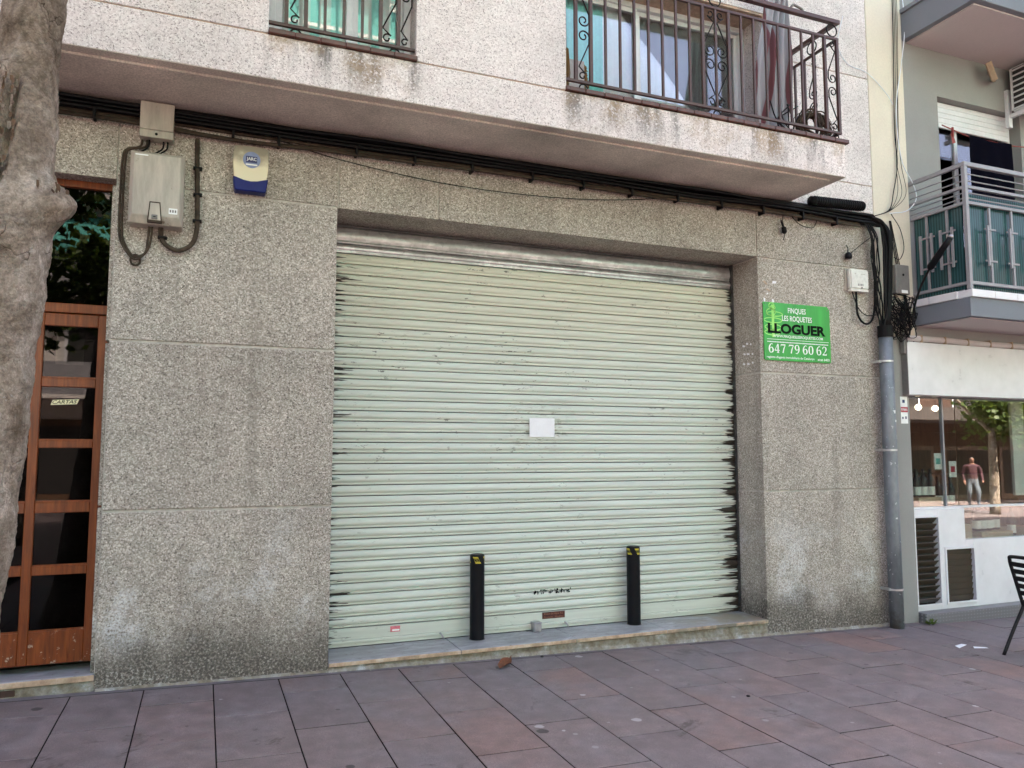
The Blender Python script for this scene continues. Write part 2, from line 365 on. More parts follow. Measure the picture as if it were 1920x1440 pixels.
for nm, c in (('plum', (.055, .016, .024)), ('jeans', (.12, .15, .18)), ('skin', (.26, .13, .09)), ('shoe', (.02, .02, .022)), ('hair', (.16, .15, .14))):
    MT[nm] = simple(nm + '_cloth' if nm in ('plum', 'jeans') else nm, c, .8, nscale=40)

# ------------------------------------------------------------------ mesh helpers
W = {}                                            # world position of every object's origin
class MB:
    def __init__(s): s.v = []; s.f = []; s.mi = []
    def add(s, vs, fs, mi=0):
        b = len(s.v); s.v += [tuple(v) for v in vs]
        for f in fs: s.f.append([b + i for i in f]); s.mi.append(mi)
        return s
    def box(s, x0, x1, y0, y1, z0, z1, mi=0, mat=None):
        vs = [(x, y, z) for z in (z0, z1) for y in (y0, y1) for x in (x0, x1)]
        if mat is not None: vs = [mat @ Vector(v) for v in vs]
        return s.add(vs, [(0, 2, 3, 1), (4, 5, 7, 6), (0, 1, 5, 4), (2, 6, 7, 3), (0, 4, 6, 2), (1, 3, 7, 5)], mi)
    def bar(s, a, b, w_, h_, mi=0):               # rectangular bar from a to b
        a, b = Vector(a), Vector(b); d = b - a; q = d.to_track_quat('Z', 'Y').to_matrix().to_4x4(); q.translation = a
        return s.box(-w_ / 2, w_ / 2, -h_ / 2, h_ / 2, 0, d.length, mi, q)
    def tube(s, pts, r, n=8, cap=True, mi=0):
        pts = [Vector(p) for p in pts]; rs = r if isinstance(r, (list, tuple)) else [r] * len(pts)
        up = None; rings = []; base = len(s.v)
        for i, p in enumerate(pts):
            t = (pts[min(i + 1, len(pts) - 1)] - pts[max(i - 1, 0)])
            t = t.normalized() if t.length > 1e-9 else Vector((0, 0, 1))
            if up is None: up = t.orthogonal().normalized()
            up = (up - t * up.dot(t)); up = up.normalized() if up.length > 1e-6 else t.orthogonal().normalized()
            sd_ = t.cross(up)
            for k in range(n):
                a = 2 * math.pi * k / n; s.v.append(tuple(p + (up * math.cos(a) + sd_ * math.sin(a)) * rs[i]))
        for i in range(len(pts) - 1):
            for k in range(n):
                s.f.append([base + i * n + k, base + i * n + (k + 1) % n, base + (i + 1) * n + (k + 1) % n, base + (i + 1) * n + k]); s.mi.append(mi)
        if cap:
            s.f.append([base + k for k in range(n)][::-1]); s.mi.append(mi)
            s.f.append([base + (len(pts) - 1) * n + k for k in range(n)]); s.mi.append(mi)
        return s
    def lathe(s, prof, c=(0, 0, 0), n=24, mi=0):  # prof of (r, z)
        base = len(s.v)
        for r, z in prof:
            for k in range(n):
                a = 2 * math.pi * k / n; s.v.append((c[0] + r * math.cos(a), c[1] + r * math.sin(a), c[2] + z))
        for i in range(len(prof) - 1):
            for k in range(n):
                s.f.append([base + i * n + k, base + i * n + (k + 1) % n, base + (i + 1) * n + (k + 1) % n, base + (i + 1) * n + k]); s.mi.append(mi)
        s.f.append([base + k for k in range(n)][::-1]); s.mi.append(mi)
        s.f.append([base + (len(prof) - 1) * n + k for k in range(n)]); s.mi.append(mi)
        return s
    def prism(s, poly, y0, y1, mi=0):             # polygon in (x,z), extruded along y (y0 = street side)
        n = len(poly); vs = [(x, y0, z) for x, z in poly] + [(x, y1, z) for x, z in poly]
        return s.add(vs, [list(range(n)), list(range(2 * n - 1, n - 1, -1))] + [[i, i + n, (i + 1) % n + n, (i + 1) % n] for i in range(n)], mi)
    def mesh(s, name, mats, bevel=0, smooth=False, seg=1, center=True):
        c = Vector((0, 0, 0))
        if center and s.v:
            lo = [min(v[i] for v in s.v) for i in range(3)]; hi = [max(v[i] for v in s.v) for i in range(3)]
            c = Vector(((lo[0] + hi[0]) / 2, (lo[1] + hi[1]) / 2, lo[2]))
        me = bpy.data.meshes.new(name); me.from_pydata([tuple(Vector(v) - c) for v in s.v], [], s.f)
        for m_ in (mats if isinstance(mats, (list, tuple)) else [mats]): me.materials.append(MT[m_] if isinstance(m_, str) else m_)
        for p, i in zip(me.polygons, s.mi): p.material_index = i
        bm = bmesh.new(); bm.from_mesh(me); bmesh.ops.recalc_face_normals(bm, faces=bm.faces)
        if bevel:
            es = [e for e in bm.edges if len(e.link_faces) == 2 and e.calc_face_angle(0) > .6]
            bmesh.ops.bevel(bm, geom=es, offset=bevel, segments=seg, affect='EDGES', clamp_overlap=True)
        bm.to_mesh(me); bm.free()
        if smooth: me.shade_smooth() if smooth is True else me.shade_smooth()
        return me, c
    def build(s, name, mats, parent=None, bevel=0, smooth=False, seg=1, **tags):
        me, c = s.mesh(name, mats, bevel, smooth, seg); return place(name, me, c, parent, **tags)

def place(name, me, c, parent=None, label=None, cat=None, group=None, kind=None, rot=None):
    o = bpy.data.objects.new(name, me); COL.objects.link(o); c = Vector(c); W[o.name] = c
    if parent is not None: o.parent = parent; o.location = c - W[parent.name]
    else: o.location = c
    if rot: o.rotation_euler = rot
    tag(o, label, cat, group, kind); return o
def tag(o, label=None, cat=None, group=None, kind=None):
    if label: o['label'] = label
    if cat: o['category'] = cat
    if group: o['group'] = group
    if kind: o['kind'] = kind
    return o
def thing(name, loc, label, cat, group=None):
    o = bpy.data.objects.new(name, None); COL.objects.link(o); o.location = loc; W[o.name] = Vector(loc); o.empty_display_size = .1
    return tag(o, label, cat, group)
def bx(name, mat, parent, *b, bevel=0, **k): return MB().box(*b).build(name, mat, parent, bevel, **k)
def spline(pts, n=10):                            # Catmull-Rom through the points
    P = [Vector(p) for p in pts]; P = [P[0] * 2 - P[1]] + P + [P[-1] * 2 - P[-2]]; out = []
    for i in range(1, len(P) - 2):
        a, b, c, d = P[i - 1:i + 3]
        for k in range(n):
            t = k / n; out.append(.5 * ((2 * b) + (c - a) * t + (2 * a - 5 * b + 4 * c - d) * t * t + (3 * b - a - 3 * c + d) * t ** 3))
    return out + [P[-2]]
def text(name, body, x0, x1, z0, z1, y, mat, parent, shear=0, bold=0.0, skew=0.0, thick=.0006):
    cu = bpy.data.curves.new(name, 'FONT'); cu.body = body; cu.size = 1; cu.shear = shear; cu.offset = bold; cu.resolution_u = 3
    t = bpy.data.objects.new(name, cu); COL.objects.link(t); bpy.context.view_layer.update()
    me = bpy.data.meshes.new_from_object(t.evaluated_get(bpy.context.evaluated_depsgraph_get()))
    bpy.data.objects.remove(t)
    xs = [v.co.x for v in me.vertices]; zs = [v.co.y for v in me.vertices]
    ax, bx_, az, bz = min(xs), max(xs), min(zs), max(zs)
    vs = []
    for v in me.vertices:
        u = (v.co.x - ax) / (bx_ - ax); q = (v.co.y - az) / (bz - az)
        vs.append((x0 + u * (x1 - x0), y, z0 + q * (z1 - z0) + skew * u))
    m = MB().add(vs, [list(p.vertices) for p in me.polygons]); bpy.data.meshes.remove(me)
    return m.build(name, mat, parent)

# ------------------------------------------------------------------ ground
TILT = math.atan(-GS)
pav = MB()
def gq(x0, x1, y0, y1, dz, mi):
    pav.add([(x0, y0, gz(x0) + dz), (x1, y0, gz(x1) + dz), (x1, y1, gz(x1) + dz), (x0, y1, gz(x0) + dz)], [(0, 1, 2, 3)], mi)
XA, XB = .0703 - 9 * .4008, .0703 + 21 * .4008
YB = -.066 - 8 * .665
gq(XA, XB, YB, .4, -.014, 0)
gq(-150, XA, -150, .4, -.004, 1); gq(XB, 150, -150, .4, -.004, 1); gq(XA, XB, -150, YB, -.004, 1)
gq(-150, 150, .4, 60, -.02, 1)
pavement = pav.build('pavement', ['joint', 'paving_far'], None, kind='structure')
def slab_mesh(lx, ly):
    me = MB().box(-lx / 2, lx / 2, -ly / 2, ly / 2, -.035, 0).mesh('paving_slab', ['slab', 'joint'], bevel=.0025, center=False)[0]
    for p in me.polygons: p.material_index = 0 if p.normal.z > .3 else 1          # dirt sits on the flanks
    return me
full, half = slab_mesh(.3945, .6560), slab_mesh(.3945, .3245)
rg = random.Random(3)
for k in range(-9, 21):
    xc = .0703 + .4008 * (k + .5)
    rows = [(-.066 - .665 * (j + .5), full) for j in range(8)] if k % 2 == 0 else [(-.2335, half)] + [(-.40 - .665 * (j + .5), full) for j in range(7)]
    for yc, me in rows:
        if xc > 6.9 and yc < -4.2 or xc < -2.9 and yc < -4.2: continue
        place('paving_slab', me, (xc, yc, gz(xc) + rg.uniform(-.0012, .0012)), pavement, rot=(rg.uniform(-.0015, .0015), TILT + rg.uniform(-.002, .002), rg.uniform(-.001, .001)))
st = MB()
for x0, x1 in ((XA, -1.2), (-1.195, .28), (.285, 1.9), (1.905, 3.72), (3.725, 5.2), (5.205, 8.4)):
    st.add([(x0, -.0645, gz(x0) - .001), (x1, -.0645, gz(x1) - .001), (x1, .06, gz(x1) + .003), (x0, .06, gz(x0) + .003)], [(0, 1, 2, 3)])
st.build('edging_strip', 'strip', pavement)

# ------------------------------------------------------------------ the apartment building
B = thing('apartment_building', (1.85, .3, 0), 'granite-clad apartment block with closed pale green roller shutter and overhanging first floor', 'building')
wall = MB()
wall.box(-14, -2.44, .006, .9, -.3, 3.86); wall.box(-2.44, -1.421, .006, .9, 3.276, 3.86)
wall.box(-1.421, .0 - .006, .009, .9, -.3, 3.86); wall.box(-.006, 3.727, .009, .9, 3.256, 3.86)
wall.box(3.727, 5.128, .009, .9, -.3, 3.86); wall.box(-.05, 3.8, .6, .9, 0, 3.3); wall.box(-2.6, -1.3, .8, .9, 0, 3.4)
wall = wall.build('wall', 'mortar', B)
def panel(x0, x1, z0, z1, y=0, mat='granite', d=.03, parent=None):
    return bx('cladding_panel', mat, parent or wall, x0, x1, y, y + d, z0, z1, bevel=.0025)
zA = [(-.3, 1.118), (1.137, 2.206), (2.225, 3.246)]
for z0, z1 in zA: panel(-1.415, 0, z0, z1)
panel(-1.415, -.673, 3.262, 3.803); panel(-.668, .0, 3.262, 3.803)
panel(-2.43, -1.423, 3.272, 3.803)
for z0, z1 in zA + [(3.26, 3.803)]: panel(-5, -2.437, z0, z1)
panel(.012, .745, 3.25, 3.803); panel(.757, 3.708, 3.25, 3.803)
zB = [(-.3, 1.150), (1.167, 2.197), (2.215, 3.238)]
for z0, z1 in zB: panel(3.72, 5.13, z0, z1)
panel(3.72, 5.13, 3.25, 3.803)
for z0, z1 in zB:                                    # reveals of the shutter opening
    bx('cladding_panel', 'granite', wall, 3.7205, 3.745, .0305, .40, max(z0, -.1), z1, bevel=.002)
    bx('cladding_panel', 'granite', wall, -.03, -.0005, .0305, .40, max(z0, -.1), z1, bevel=.002)
    bx('cladding_panel', 'granite', wall, -1.445, -1.4155, .0305, .20, max(z0, -.1), z1, bevel=.002)
bx('soffit_panel', 'granite', wall, .0, 3.72, .0305, .40, 3.2505, 3.28, bevel=.002)
bx('soffit_panel', 'granite', wall, -2.43, -1.416, .0305, .20, 3.2725, 3.30, bevel=.002)

# upper storey: overhang with a rebated soffit, room over the left half, open balcony to the right
O = -.656
up = MB()
up.box(-14, 4.126, O + .007, .9, 3.86, 4.098)                       # slab behind the cladding
up.box(-14, -.553, O + .008, .9, 4.098, 14); up.box(.405, 1.505, O + .008, .9, 4.098, 12)
up.box(-.553, .405, O + .008, .9, 5.5, 14); up.box(-.553, .405, -.2, .9, 4.098, 5.5)
up.box(1.505, 5.128, .008, .9, 5.55, 14); up.box(3.86, 5.128, .008, .9, 3.86, 5.55); up.box(1.505, 3.86, .7, .9, 4.098, 5.55)
up.box(1.505, 4.126, O + .02, .0, 6.80, 7.05)
upper = up.build('upper_wall', 'mortar_peach', B)
panel(-14, 4.13, 3.815, 4.098, O, 'granite_up', .04, upper)
panel(-14, -.547, 4.108, 6.9, O, 'granite_up', .04, upper); panel(.399, 1.512, 4.108, 6.9, O, 'granite_up', .04, upper)
panel(-.54, .392, 5.5, 6.9, O, 'granite_up', .04, upper)
bx('cladding_panel', 'granite_up', upper, 1.48, 1.511, O + .041, .0, 4.108, 6.9); bx('cladding_panel', 'granite_up', upper, 4.10, 4.1295, O + .041, -.001, 3.815, 4.098)
bx('cladding_panel', 'granite_up', upper, -.575, -.5475, O + .041, -.3, 4.108, 5.5); bx('cladding_panel', 'granite_up', upper, .3995, .43, O + .041, -.3, 4.108, 5.5)
for z0, z1 in ((3.806, 4.075), (4.083, 5.163), (5.171, 6.6), (6.608, 9)):
    panel(4.136 if z1 < 4.08 else 3.885, 5.13, z0, z1, 0, 'granite_up', .03, upper)
bx('cladding_panel', 'granite_up', upper, 3.852, 3.884, .0305, .36, 4.106, 5.55)
panel(1.52, 3.884, 5.57, 6.79, 0, 'granite_up', .03, upper)
so_ = MB(); so_.box(-14, 4.126, O + .004, -.0005, 3.812, 3.86)
soff = so_.build('soffit', 'soffit', B)
bx('soffit_panel', 'soffit', soff, -14, 4.03, O + .085, -.001, 3.797, 3.813)

# balcony and window tile edging
TE = MB().box(-.076, .076, -.02, .16, 0, .034).mesh('edge_tile', 'tile_brown', bevel=.004, center=False)[0]
TEw = MB().box(-.079, .079, -.02, .16, 0, .034).mesh('edge_tile', 'tile_brown', bevel=.004, center=False)[0]
bal = bx('balcony_floor', 'mortar', B, 1.512, 4.12, O + .03, .2, 4.0985, 4.105)
x = 1.506 + .076
while x < 4.21:
    place('edge_tile', TE, (x, O, 4.104 + random.uniform(-.001, .001)), bal); x += .1565
y = O + .245
while y < 0:
    place('edge_tile', TE, (4.06, y, 4.1045), bal, rot=(0, 0, R(90))); y += .156

def spiral(cx, cz, r0, r1, a0, turns, n=22):
    return [(cx + (r0 + (r1 - r0) * k / n) * math.cos(a0 + turns * 2 * math.pi * k / n), cz + (r0 + (r1 - r0) * k / n) * math.sin(a0 + turns * 2 * math.pi * k / n)) for k in range(n + 1)]
def half_motif(wd, z0, z1):
    """wrought scroll between centre bar (s=0) and side bar (s=wd): list of (s,z) polylines"""
    h = z1 - z0; zm = (z0 + z1) / 2; r = wd * .30
    L = []
    L.append(spiral(wd * .42, z1 - r - .004, r * .35, r, R(-20), .95) + [(wd * .14, z1 - .13 * h), (wd * .93, zm + .14 * h)] + spiral(wd * .5, zm + .075 * h, wd * .46, wd * .14, R(20), -1.25))
    L.append(spiral(wd * .42, z0 + r + .004, r * .35, r, R(20), -.95) + [(wd * .14, z0 + .13 * h), (wd * .93, zm - .14 * h)] + spiral(wd * .5, zm - .075 * h, wd * .46, wd * .14, R(-20), 1.25))
    return L
def scrolls(parent, org, dx, wd, z0, z1, side):
    for pl in half_motif(wd, z0, z1):
        pts = [(org[0] + dx[0] * s * side, org[1] + dx[1] * s * side, z) for s, z in pl]
        MB().tube(pts, .0055, 6).build('scroll', 'iron_dark', parent, smooth=True)
def ring(parent, org, dx, r, z):
    pts = [(org[0] + dx[0] * r * math.cos(a), org[1] + dx[1] * r * math.cos(a), z + r * math.sin(a)) for a in [2 * math.pi * k / 20 for k in range(21)]]
    MB().tube(pts, .006, 6, False).build('ring', 'iron_dark', parent, smooth=True)

def railing(name, x0, x1, y, zl, zm, zt, bars, panels, rings):
    rl = bx(name, 'iron', B, x0, x1, y - .011, y + .011, zl, zl + .022, bevel=.002)
    bx('rail', 'iron', rl, x0, x1, y - .011, y + .011, zm, zm + .022, bevel=.002); bx('handrail', 'iron', rl, x0, x1 + .012, y - .022, y + .022, zt, zt + .035, bevel=.002)
    for bxx, wide in bars:
        hw = .012 if wide else .0085
        bx('baluster', 'iron', rl, bxx - hw, bxx + hw, y - hw, y + hw, zl + .021, zm + .001)
    for c, wd, sides in panels:
        for sd_ in sides: scrolls(rl, (c, y), (1, 0), wd, zl + .024, zm - .002, sd_)
    for c in rings:
        ring(rl, (c, y), (1, 0), .034, zl - .036); ring(rl, (c, y), (1, 0), .055, (zm + .022 + zt) / 2)
    return rl
bars = [(1.605 + i * .1245, i in (0, 1, 9, 11, 19)) for i in range(20)] + [(4.108, True)]
rail = railing('balcony_railing', 1.512, 4.125, O + .03, 4.195, 5.03, 5.175, [b for b in bars if b[0] < 4.05] + [(4.108, True)],
               [(1.617, .105, (1,)), (2.85, .115, (1, -1)), (4.098, .10, (-1,))], (1.667, 2.85, 4.06))
# short return of the railing back to the wall
yA, yB = O + .05, -.005; xs = 4.112
ret = bx('railing_return', 'iron', B, xs - .011, xs + .011, yA, yB, 4.195, 4.217, bevel=.002)
bx('rail', 'iron', ret, xs - .011, xs + .011, yA, yB, 5.03, 5.052, bevel=.002); bx('handrail', 'iron', ret, xs - .02, xs + .02, yA, yB, 5.176, 5.209, bevel=.002)
for i in range(1, 5):
    yy = yA + i * .122; bx('baluster', 'iron', ret, xs - .009, xs + .009, yy - .009, yy + .009, 4.216, 5.031)
scrolls(ret, (xs, yA + .21), (0, 1), .11, 4.219, 5.028, 1); ring(ret, (xs, yA + .27), (0, 1), .055, 5.114)
# window railing
wr = railing('window_railing', -.547, .397, O + .035, 4.185, 5.02, 5.17, [(-.44 + i * .1205, i in (0, 1, 5, 6)) for i in range(7)],
             [(-.43, .105, (1,)), (.162, .11, (1,)), (.29, .09, (1,))], (-.38, .26))
for i in range(6):
    place('edge_tile', TEw, (-.467 + i * .1585, O - .004, 4.1 + random.uniform(-.001, .001)), wr)
def window(name, x0, x1, z0, z1, y, splits, parent, gl='glass_up', mat='white_pvc', fr=.05):
    m = MB(); m.box(x0, x1, y - .04, y + .03, z0, z0 + fr); m.box(x0, x1, y - .04, y + .03, z1 - fr, z1)
    m.box(x0, x0 + fr, y - .039, y + .029, z0 + fr, z1 - fr); m.box(x1 - fr, x1, y - .039, y + .029, z0 + fr, z1 - fr)
    wn = m.build(name, mat, parent, bevel=.003)
    xs = [x0 + fr] + list(splits) + [x1 - fr]
    for i in range(len(xs) - 1):
        yy = y - .012 + .028 * (i % 2); a, b = xs[i], xs[i + 1]; s = .042
        f = MB(); f.box(a, a + s, yy - .016, yy + .012, z0 + fr, z1 - fr); f.box(b - s, b, yy - .016, yy + .012, z0 + fr, z1 - fr)
        f.box(a + s, b - s, yy - .016, yy + .012, z0 + fr, z0 + fr + s); f.box(a + s, b - s, yy - .016, yy + .012, z1 - fr - s, z1 - fr)
        f.build('sash', mat, wn, bevel=.002)
        MB().box(a + s, b - s, yy - .003, yy + .003, z0 + fr + s, z1 - fr - s).build('pane', gl, wn)
    return wn
window('window', -.546, .398, 4.136, 5.5, -.46, (.0,), B)
bw = window('balcony_window', 1.55, 3.85, 4.106, 5.55, .30, (2.68,), B)
def drape(name, x0, x1, y, z0, z1, amp, freq, mat, parent, th=.006):
    n = 60; m = MB(); vs = []
    for zz in (z0, z1):
        for i in range(n + 1):
            xx = x0 + (x1 - x0) * i / n; vs.append((xx, y + amp * math.sin(freq * i / n * 6.283) + amp * .4 * math.sin(freq * 2.3 * i / n * 6.283 + 1), zz))
    b = [(v[0], v[1] + th, v[2]) for v in vs]
    f = [(i, i + 1, i + n + 2, i + n + 1) for i in range(n)]; k = 2 * (n + 1)
    m.add(vs + b, f + [(k + a, k + d, k + c, k + e) for a, e, c, d in f])
    return m.build(name, mat, parent, smooth=True)
drape('curtain', 2.36, 3.80, .345, 4.15, 5.5, .006, 17, 'curtain', bw); drape('turquoise_curtain', 1.60, 2.38, .352, 4.15, 5.5, .006, 7, 'turquoise', bw)
drape('curtain', -.50, .36, -.41, 4.17, 5.45, .006, 9, 'stripe_curtain', B)

# ------------------------------------------------------------------ roller shutter
S = .375
m = MB(); m.box(.001, .02, S - .03, S + .05, .07, 3.25); m.box(3.70, 3.719, S - .03, S + .05, .07, 3.25)
shut = m.build('roller_shutter', 'galv_dark', B); tag(shut, 'closed pale green roller shutter, black grease along its edges')
PITCH = .0803
bx('dark_gap_backing', 'shade_dark', shut, .02, 3.70, S + .02, S + .03, .0735, 3.24)  # dark sheet standing in for the unlit space behind the slats
def slat_mesh(x0, x1, pitch, mat, ridge=.013):
    prof = []                                       # (y,z) bottom to top, y<0 is towards the street
    prof += [(.016, .0045), (-.007, .005), (-.0085, .006 + ridge * .5), (-.006, .005 + ridge)]
    n = 8
    for i in range(n + 1):
        t = i / n; prof.append((-.001 - .018 * math.sin(math.pi * (.06 + .9 * t ** .8)), .0055 + ridge + (pitch - ridge - .0065) * t))
    prof += [(.016, pitch - .0015)]
    vs = [(x, y, z) for x in (x0, x1) for y, z in prof]; k = len(prof)
    return MB().add(vs, [(i, i + 1, k + i + 1, k + i) for i in range(k - 1)]).mesh('slat', mat, smooth=True, center=False)[0]
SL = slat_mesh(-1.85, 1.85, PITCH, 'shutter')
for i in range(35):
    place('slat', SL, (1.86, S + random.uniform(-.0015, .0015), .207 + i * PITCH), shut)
place('slat', slat_mesh(-1.85, 1.85, .074, 'galv', .016), (1.86, S + .003, 3.0185), shut)
place('slat', slat_mesh(-1.85, 1.85, .131, 'galv', .018), (1.86, S + .006, 3.0935), shut)
bx('header_slat', 'galv_dark', shut, .02, 3.70, S + .0, S + .01, 3.2255, 3.2455); bx('header_slat', 'galv_dark', shut, .02, 3.70, S + .03, S + .04, 3.2465, 3.30)
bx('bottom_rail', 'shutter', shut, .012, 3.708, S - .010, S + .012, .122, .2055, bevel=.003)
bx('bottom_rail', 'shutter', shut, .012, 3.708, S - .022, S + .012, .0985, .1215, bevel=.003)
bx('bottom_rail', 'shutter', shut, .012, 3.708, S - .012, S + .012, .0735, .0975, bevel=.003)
bx('rubber_seal', 'black', shut, .012, 3.708, S - .004, S + .006, .0665, .0733)
for cx in (.905, 1.965):
    MB().tube([(cx - .012, S - .028, .118), (cx, S - .05, .105), (cx + .008, S - .055, .085), (cx + .014, S - .045, .078)], .006, 6).build('latch', 'steel', shut, smooth=True)
pl = bx('maker_plate', 'rust_plate', shut, 1.76, 1.963, S - .013, S - .0102, .150, .2035, bevel=.001)
text('lettering', 'Esteve & Hijos, S.L.', 1.775, 1.95, .178, .197, S - .0136, 'gold_print', pl); text('lettering', 'Persianas   Metalicas', 1.775, 1.95, .157, .170, S - .0136, 'gold_print', pl)
# marble sill and patched plinth under the shutter
sl = bx('shutter_plinth', 'plinth', B, .0005, 3.72, -.004, .5, -.25, .0395, bevel=.006)
for a, b in ((.002, .945), (.95, 1.88), (1.885, 2.70), (2.705, 3.715)):
    q = MB().box(a, b, -.014, .42, .040, .068).build('marble_slab', 'marble', sl, bevel=.004)
    MB().box(a, b, -.019, -.0145, .0395, .0655).build('worn_edge', 'peach', q, bevel=.002)
# rough repair mortar along the foot of wall and plinth
def foot(x0, x1, y, h, name, parent, mat='plinth', seed=1):
    n = int((x1 - x0) / .03); m = MB(); vs = []
    for i in range(n + 1):
        xx = x0 + (x1 - x0) * i / n; q = mnoise.noise(Vector((xx * 5, seed, 0))) * .5 + mnoise.noise(Vector((xx * 17, seed, 3))) * .5
        vs += [(xx, y - .022 - .012 * q, gz(xx) - .01), (xx, y - .012 - .008 * q, gz(xx) + h * (.45 + .35 * q)), (xx, y + .01, gz(xx) + h * (.8 + .6 * q))]
    m.add(vs, [(3 * i + j, 3 * i + 3 + j, 3 * i + 4 + j, 3 * i + 1 + j) for i in range(n) for j in (0, 1)])
    return m.build(name, mat, parent, smooth=True)
foot(.0, 3.72, -.004, .035, 'mortar_fillet', sl, 'plinth', 2); foot(-1.41, .0, 0, .022, 'mortar_fillet', wall, 'plinth', 5); foot(3.72, 5.12, 0, .03, 'mortar_fillet', wall, 'plinth', 9)

# ------------------------------------------------------------------ entrance door
ds = bx('doorstep_plinth', 'plinth', B, -2.44, -1.4155, -.003, .5, -.2, .104, bevel=.006)
bx('brick_patch', 'brick', ds, -1.93, -1.83, -.008, .02, .052, .092, bevel=.006)
q = bx('marble_slab', 'marble', ds, -2.43, -1.416, -.014, .30, .1045, .142, bevel=.004); bx('worn_edge', 'peach', q, -2.43, -1.417, -.019, -.0145, .104, .1385, bevel=.002)
D = .15
m = MB(); m.box(-1.452, -1.4165, D - .03, D + .06, .1425, 3.272); m.box(-2.43, -2.40, D - .03, D + .06, .1425, 3.272); m.box(-2.40, -1.452, D - .03, D + .06, 2.395, 2.455); m.box(-2.40, -1.452, D - .03, D + .06, 3.225, 3.272)
df = m.build('door_frame', 'wood', B, bevel=.003)
zr = [(.393, .735), (.791, 1.12), (1.188, 1.527), (1.575, 1.915), (1.973, 2.308)]
m = MB(); zz = [.192] + [v for z in zr for v in z] + [2.39]
for i in range(0, len(zz), 2):
    for xa, xb in ((-1.806, -1.502), (-2.165, -1.860)): m.box(xa, xb, D - .018, D + .02, zz[i], zz[i + 1])
m.box(-1.502, -1.4535, D - .02, D + .022, .192, 2.39); m.box(-1.860, -1.806, D - .0195, D + .021, .192, 2.39); m.box(-2.398, -2.165, D - .02, D + .022, .192, 2.39)
door = m.build('entrance_door', 'wood', B, bevel=.004)
for a, b in zr:
    for xa, xb in ((-1.806, -1.502), (-2.165, -1.860)):
        bx('pane', 'glass_door', door, xa - .002, xb + .002, D, D + .005, a - .002, b + .002)
        g = MB(); g.bar((xa, D - .006, a + .004), (xb, D - .006, a + .004), .008, .010); g.build('glazing_bead', 'wood', door)
tr = bx('transom_pane', 'glass_door', df, -2.40, -1.452, D, D + .005, 2.455, 3.225)
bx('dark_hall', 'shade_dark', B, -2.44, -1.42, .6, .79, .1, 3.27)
n_ = bx('door_notice', 'yellow_print', door, -1.739, -1.58, D + .007, D + .009, 2.062, 2.272)
l_ = MB().prism([(-1.752, 1.800), (-1.604, 1.808), (-1.592, 1.840), (-1.740, 1.832)], D - .004, D - .002).build('letter_label', 'yellow_print', door)
text('lettering', 'CARTAS', -1.742, -1.604, 1.8065, 1.8295, D - .0046, 'black_print', l_, shear=.25, bold=.012, skew=.006)
bx('edge_label', 'white_print', df, -1.4255, -1.417, D - .034, D - .0305, 1.62, 1.80)

# ------------------------------------------------------------------ the grey neighbour with the shop
N2 = thing('grey_building', (7.5, .2, -.1), 'grey rendered building with white-fronted shop and glass-panelled balcony at right edge', 'building')
XR = 11.5
bx('cream_pilaster', 'cream', N2, 5.137, 5.612, .0, .35, 2.62, 14, bevel=.004)
bx('pillar', 'grey_render', N2, 5.137, 5.505, .012, .35, -.35, 2.62, bevel=.004)
bx('wall', 'slate_render', N2, 5.137, 26, .5, .9, 14, 14.2); bx('wall', 'white_wall', N2, XR, 40, .0, .9, -1, 14)
m = MB(); m.box(5.612, 6.08, .004, .35, 2.62, 5.66); m.box(6.08, 7.32, .004, .35, 5.165, 5.66); m.box(7.32, XR, .004, .35, 2.62, 5.66)
m.box(6.08, 7.32, .005, .35, 2.62, 2.985); m.box(5.612, XR, .005, .35, 5.66, 14); m.box(5.505, XR, .08, .35, 2.05, 2.62)
m.build('wall', 'grey_render', N2)
# first-floor window with its half-lowered blind
w2 = window('window', 6.085, 7.315, 2.99, 5.16, .16, (6.50,), N2, 'glass_up')
BL = MB().box(-.56, .56, -.012, .012, 0, .0535).mesh('blind_slat', 'white_pvc', bevel=.004, center=False)[0]
for i in range(5): place('blind_slat', BL, (6.70, .10, 4.885 + i * .055), w2)
# lower balcony
bs = bx('balcony_slab', 'slate_render', N2, 5.60, XR, -.61, .003, 2.735, 2.912, bevel=.004)
bx('soffit', 'pale_soffit', bs, 5.66, XR, -.55, .003, 2.728, 2.7345)
ET = MB().box(-.148, .148, -.01, .22, 0, .07).mesh('edge_tile', 'white_panel', bevel=.004, center=False)[0]
for i in range(14): place('edge_tile', ET, (5.752 + i * .3, -.622, 2.913), bs)
for i in range(2): place('edge_tile', ET, (5.595, -.24 + i * .3 - .1, 2.9135), bs, rot=(0, 0, R(-90)))
yF, xL = -.595, 5.625
br = bx('balcony_railing', 'rail_grey', N2, xL - .02, XR, yF - .02, yF + .02, 4.145, 4.185, bevel=.003)
for z in (3.935, 3.785, 3.035): bx('rail', 'rail_grey', br, xL - .015, XR, yF - .015, yF + .015, z, z + .028, bevel=.002)
for z, hh in ((4.145, .04), (3.935, .028), (3.785, .028), (3.035, .028)): bx('rail', 'rail_grey', br, xL - .014, xL + .014, yF + .021, .0, z, z + hh, bevel=.002)
for z in (4.075, 4.01, 3.895, 3.845):
    MB().tube([(xL + .01, yF, z), (XR, yF, z)], .006, 6).build('rod', 'rail_grey', br); MB().tube([(xL, yF, z), (xL, 0, z)], .006, 6).build('rod', 'rail_grey', br)
bx('post', 'rail_grey', br, xL - .019, xL + .019, yF - .019, yF + .019, 2.985, 4.144, bevel=.002)
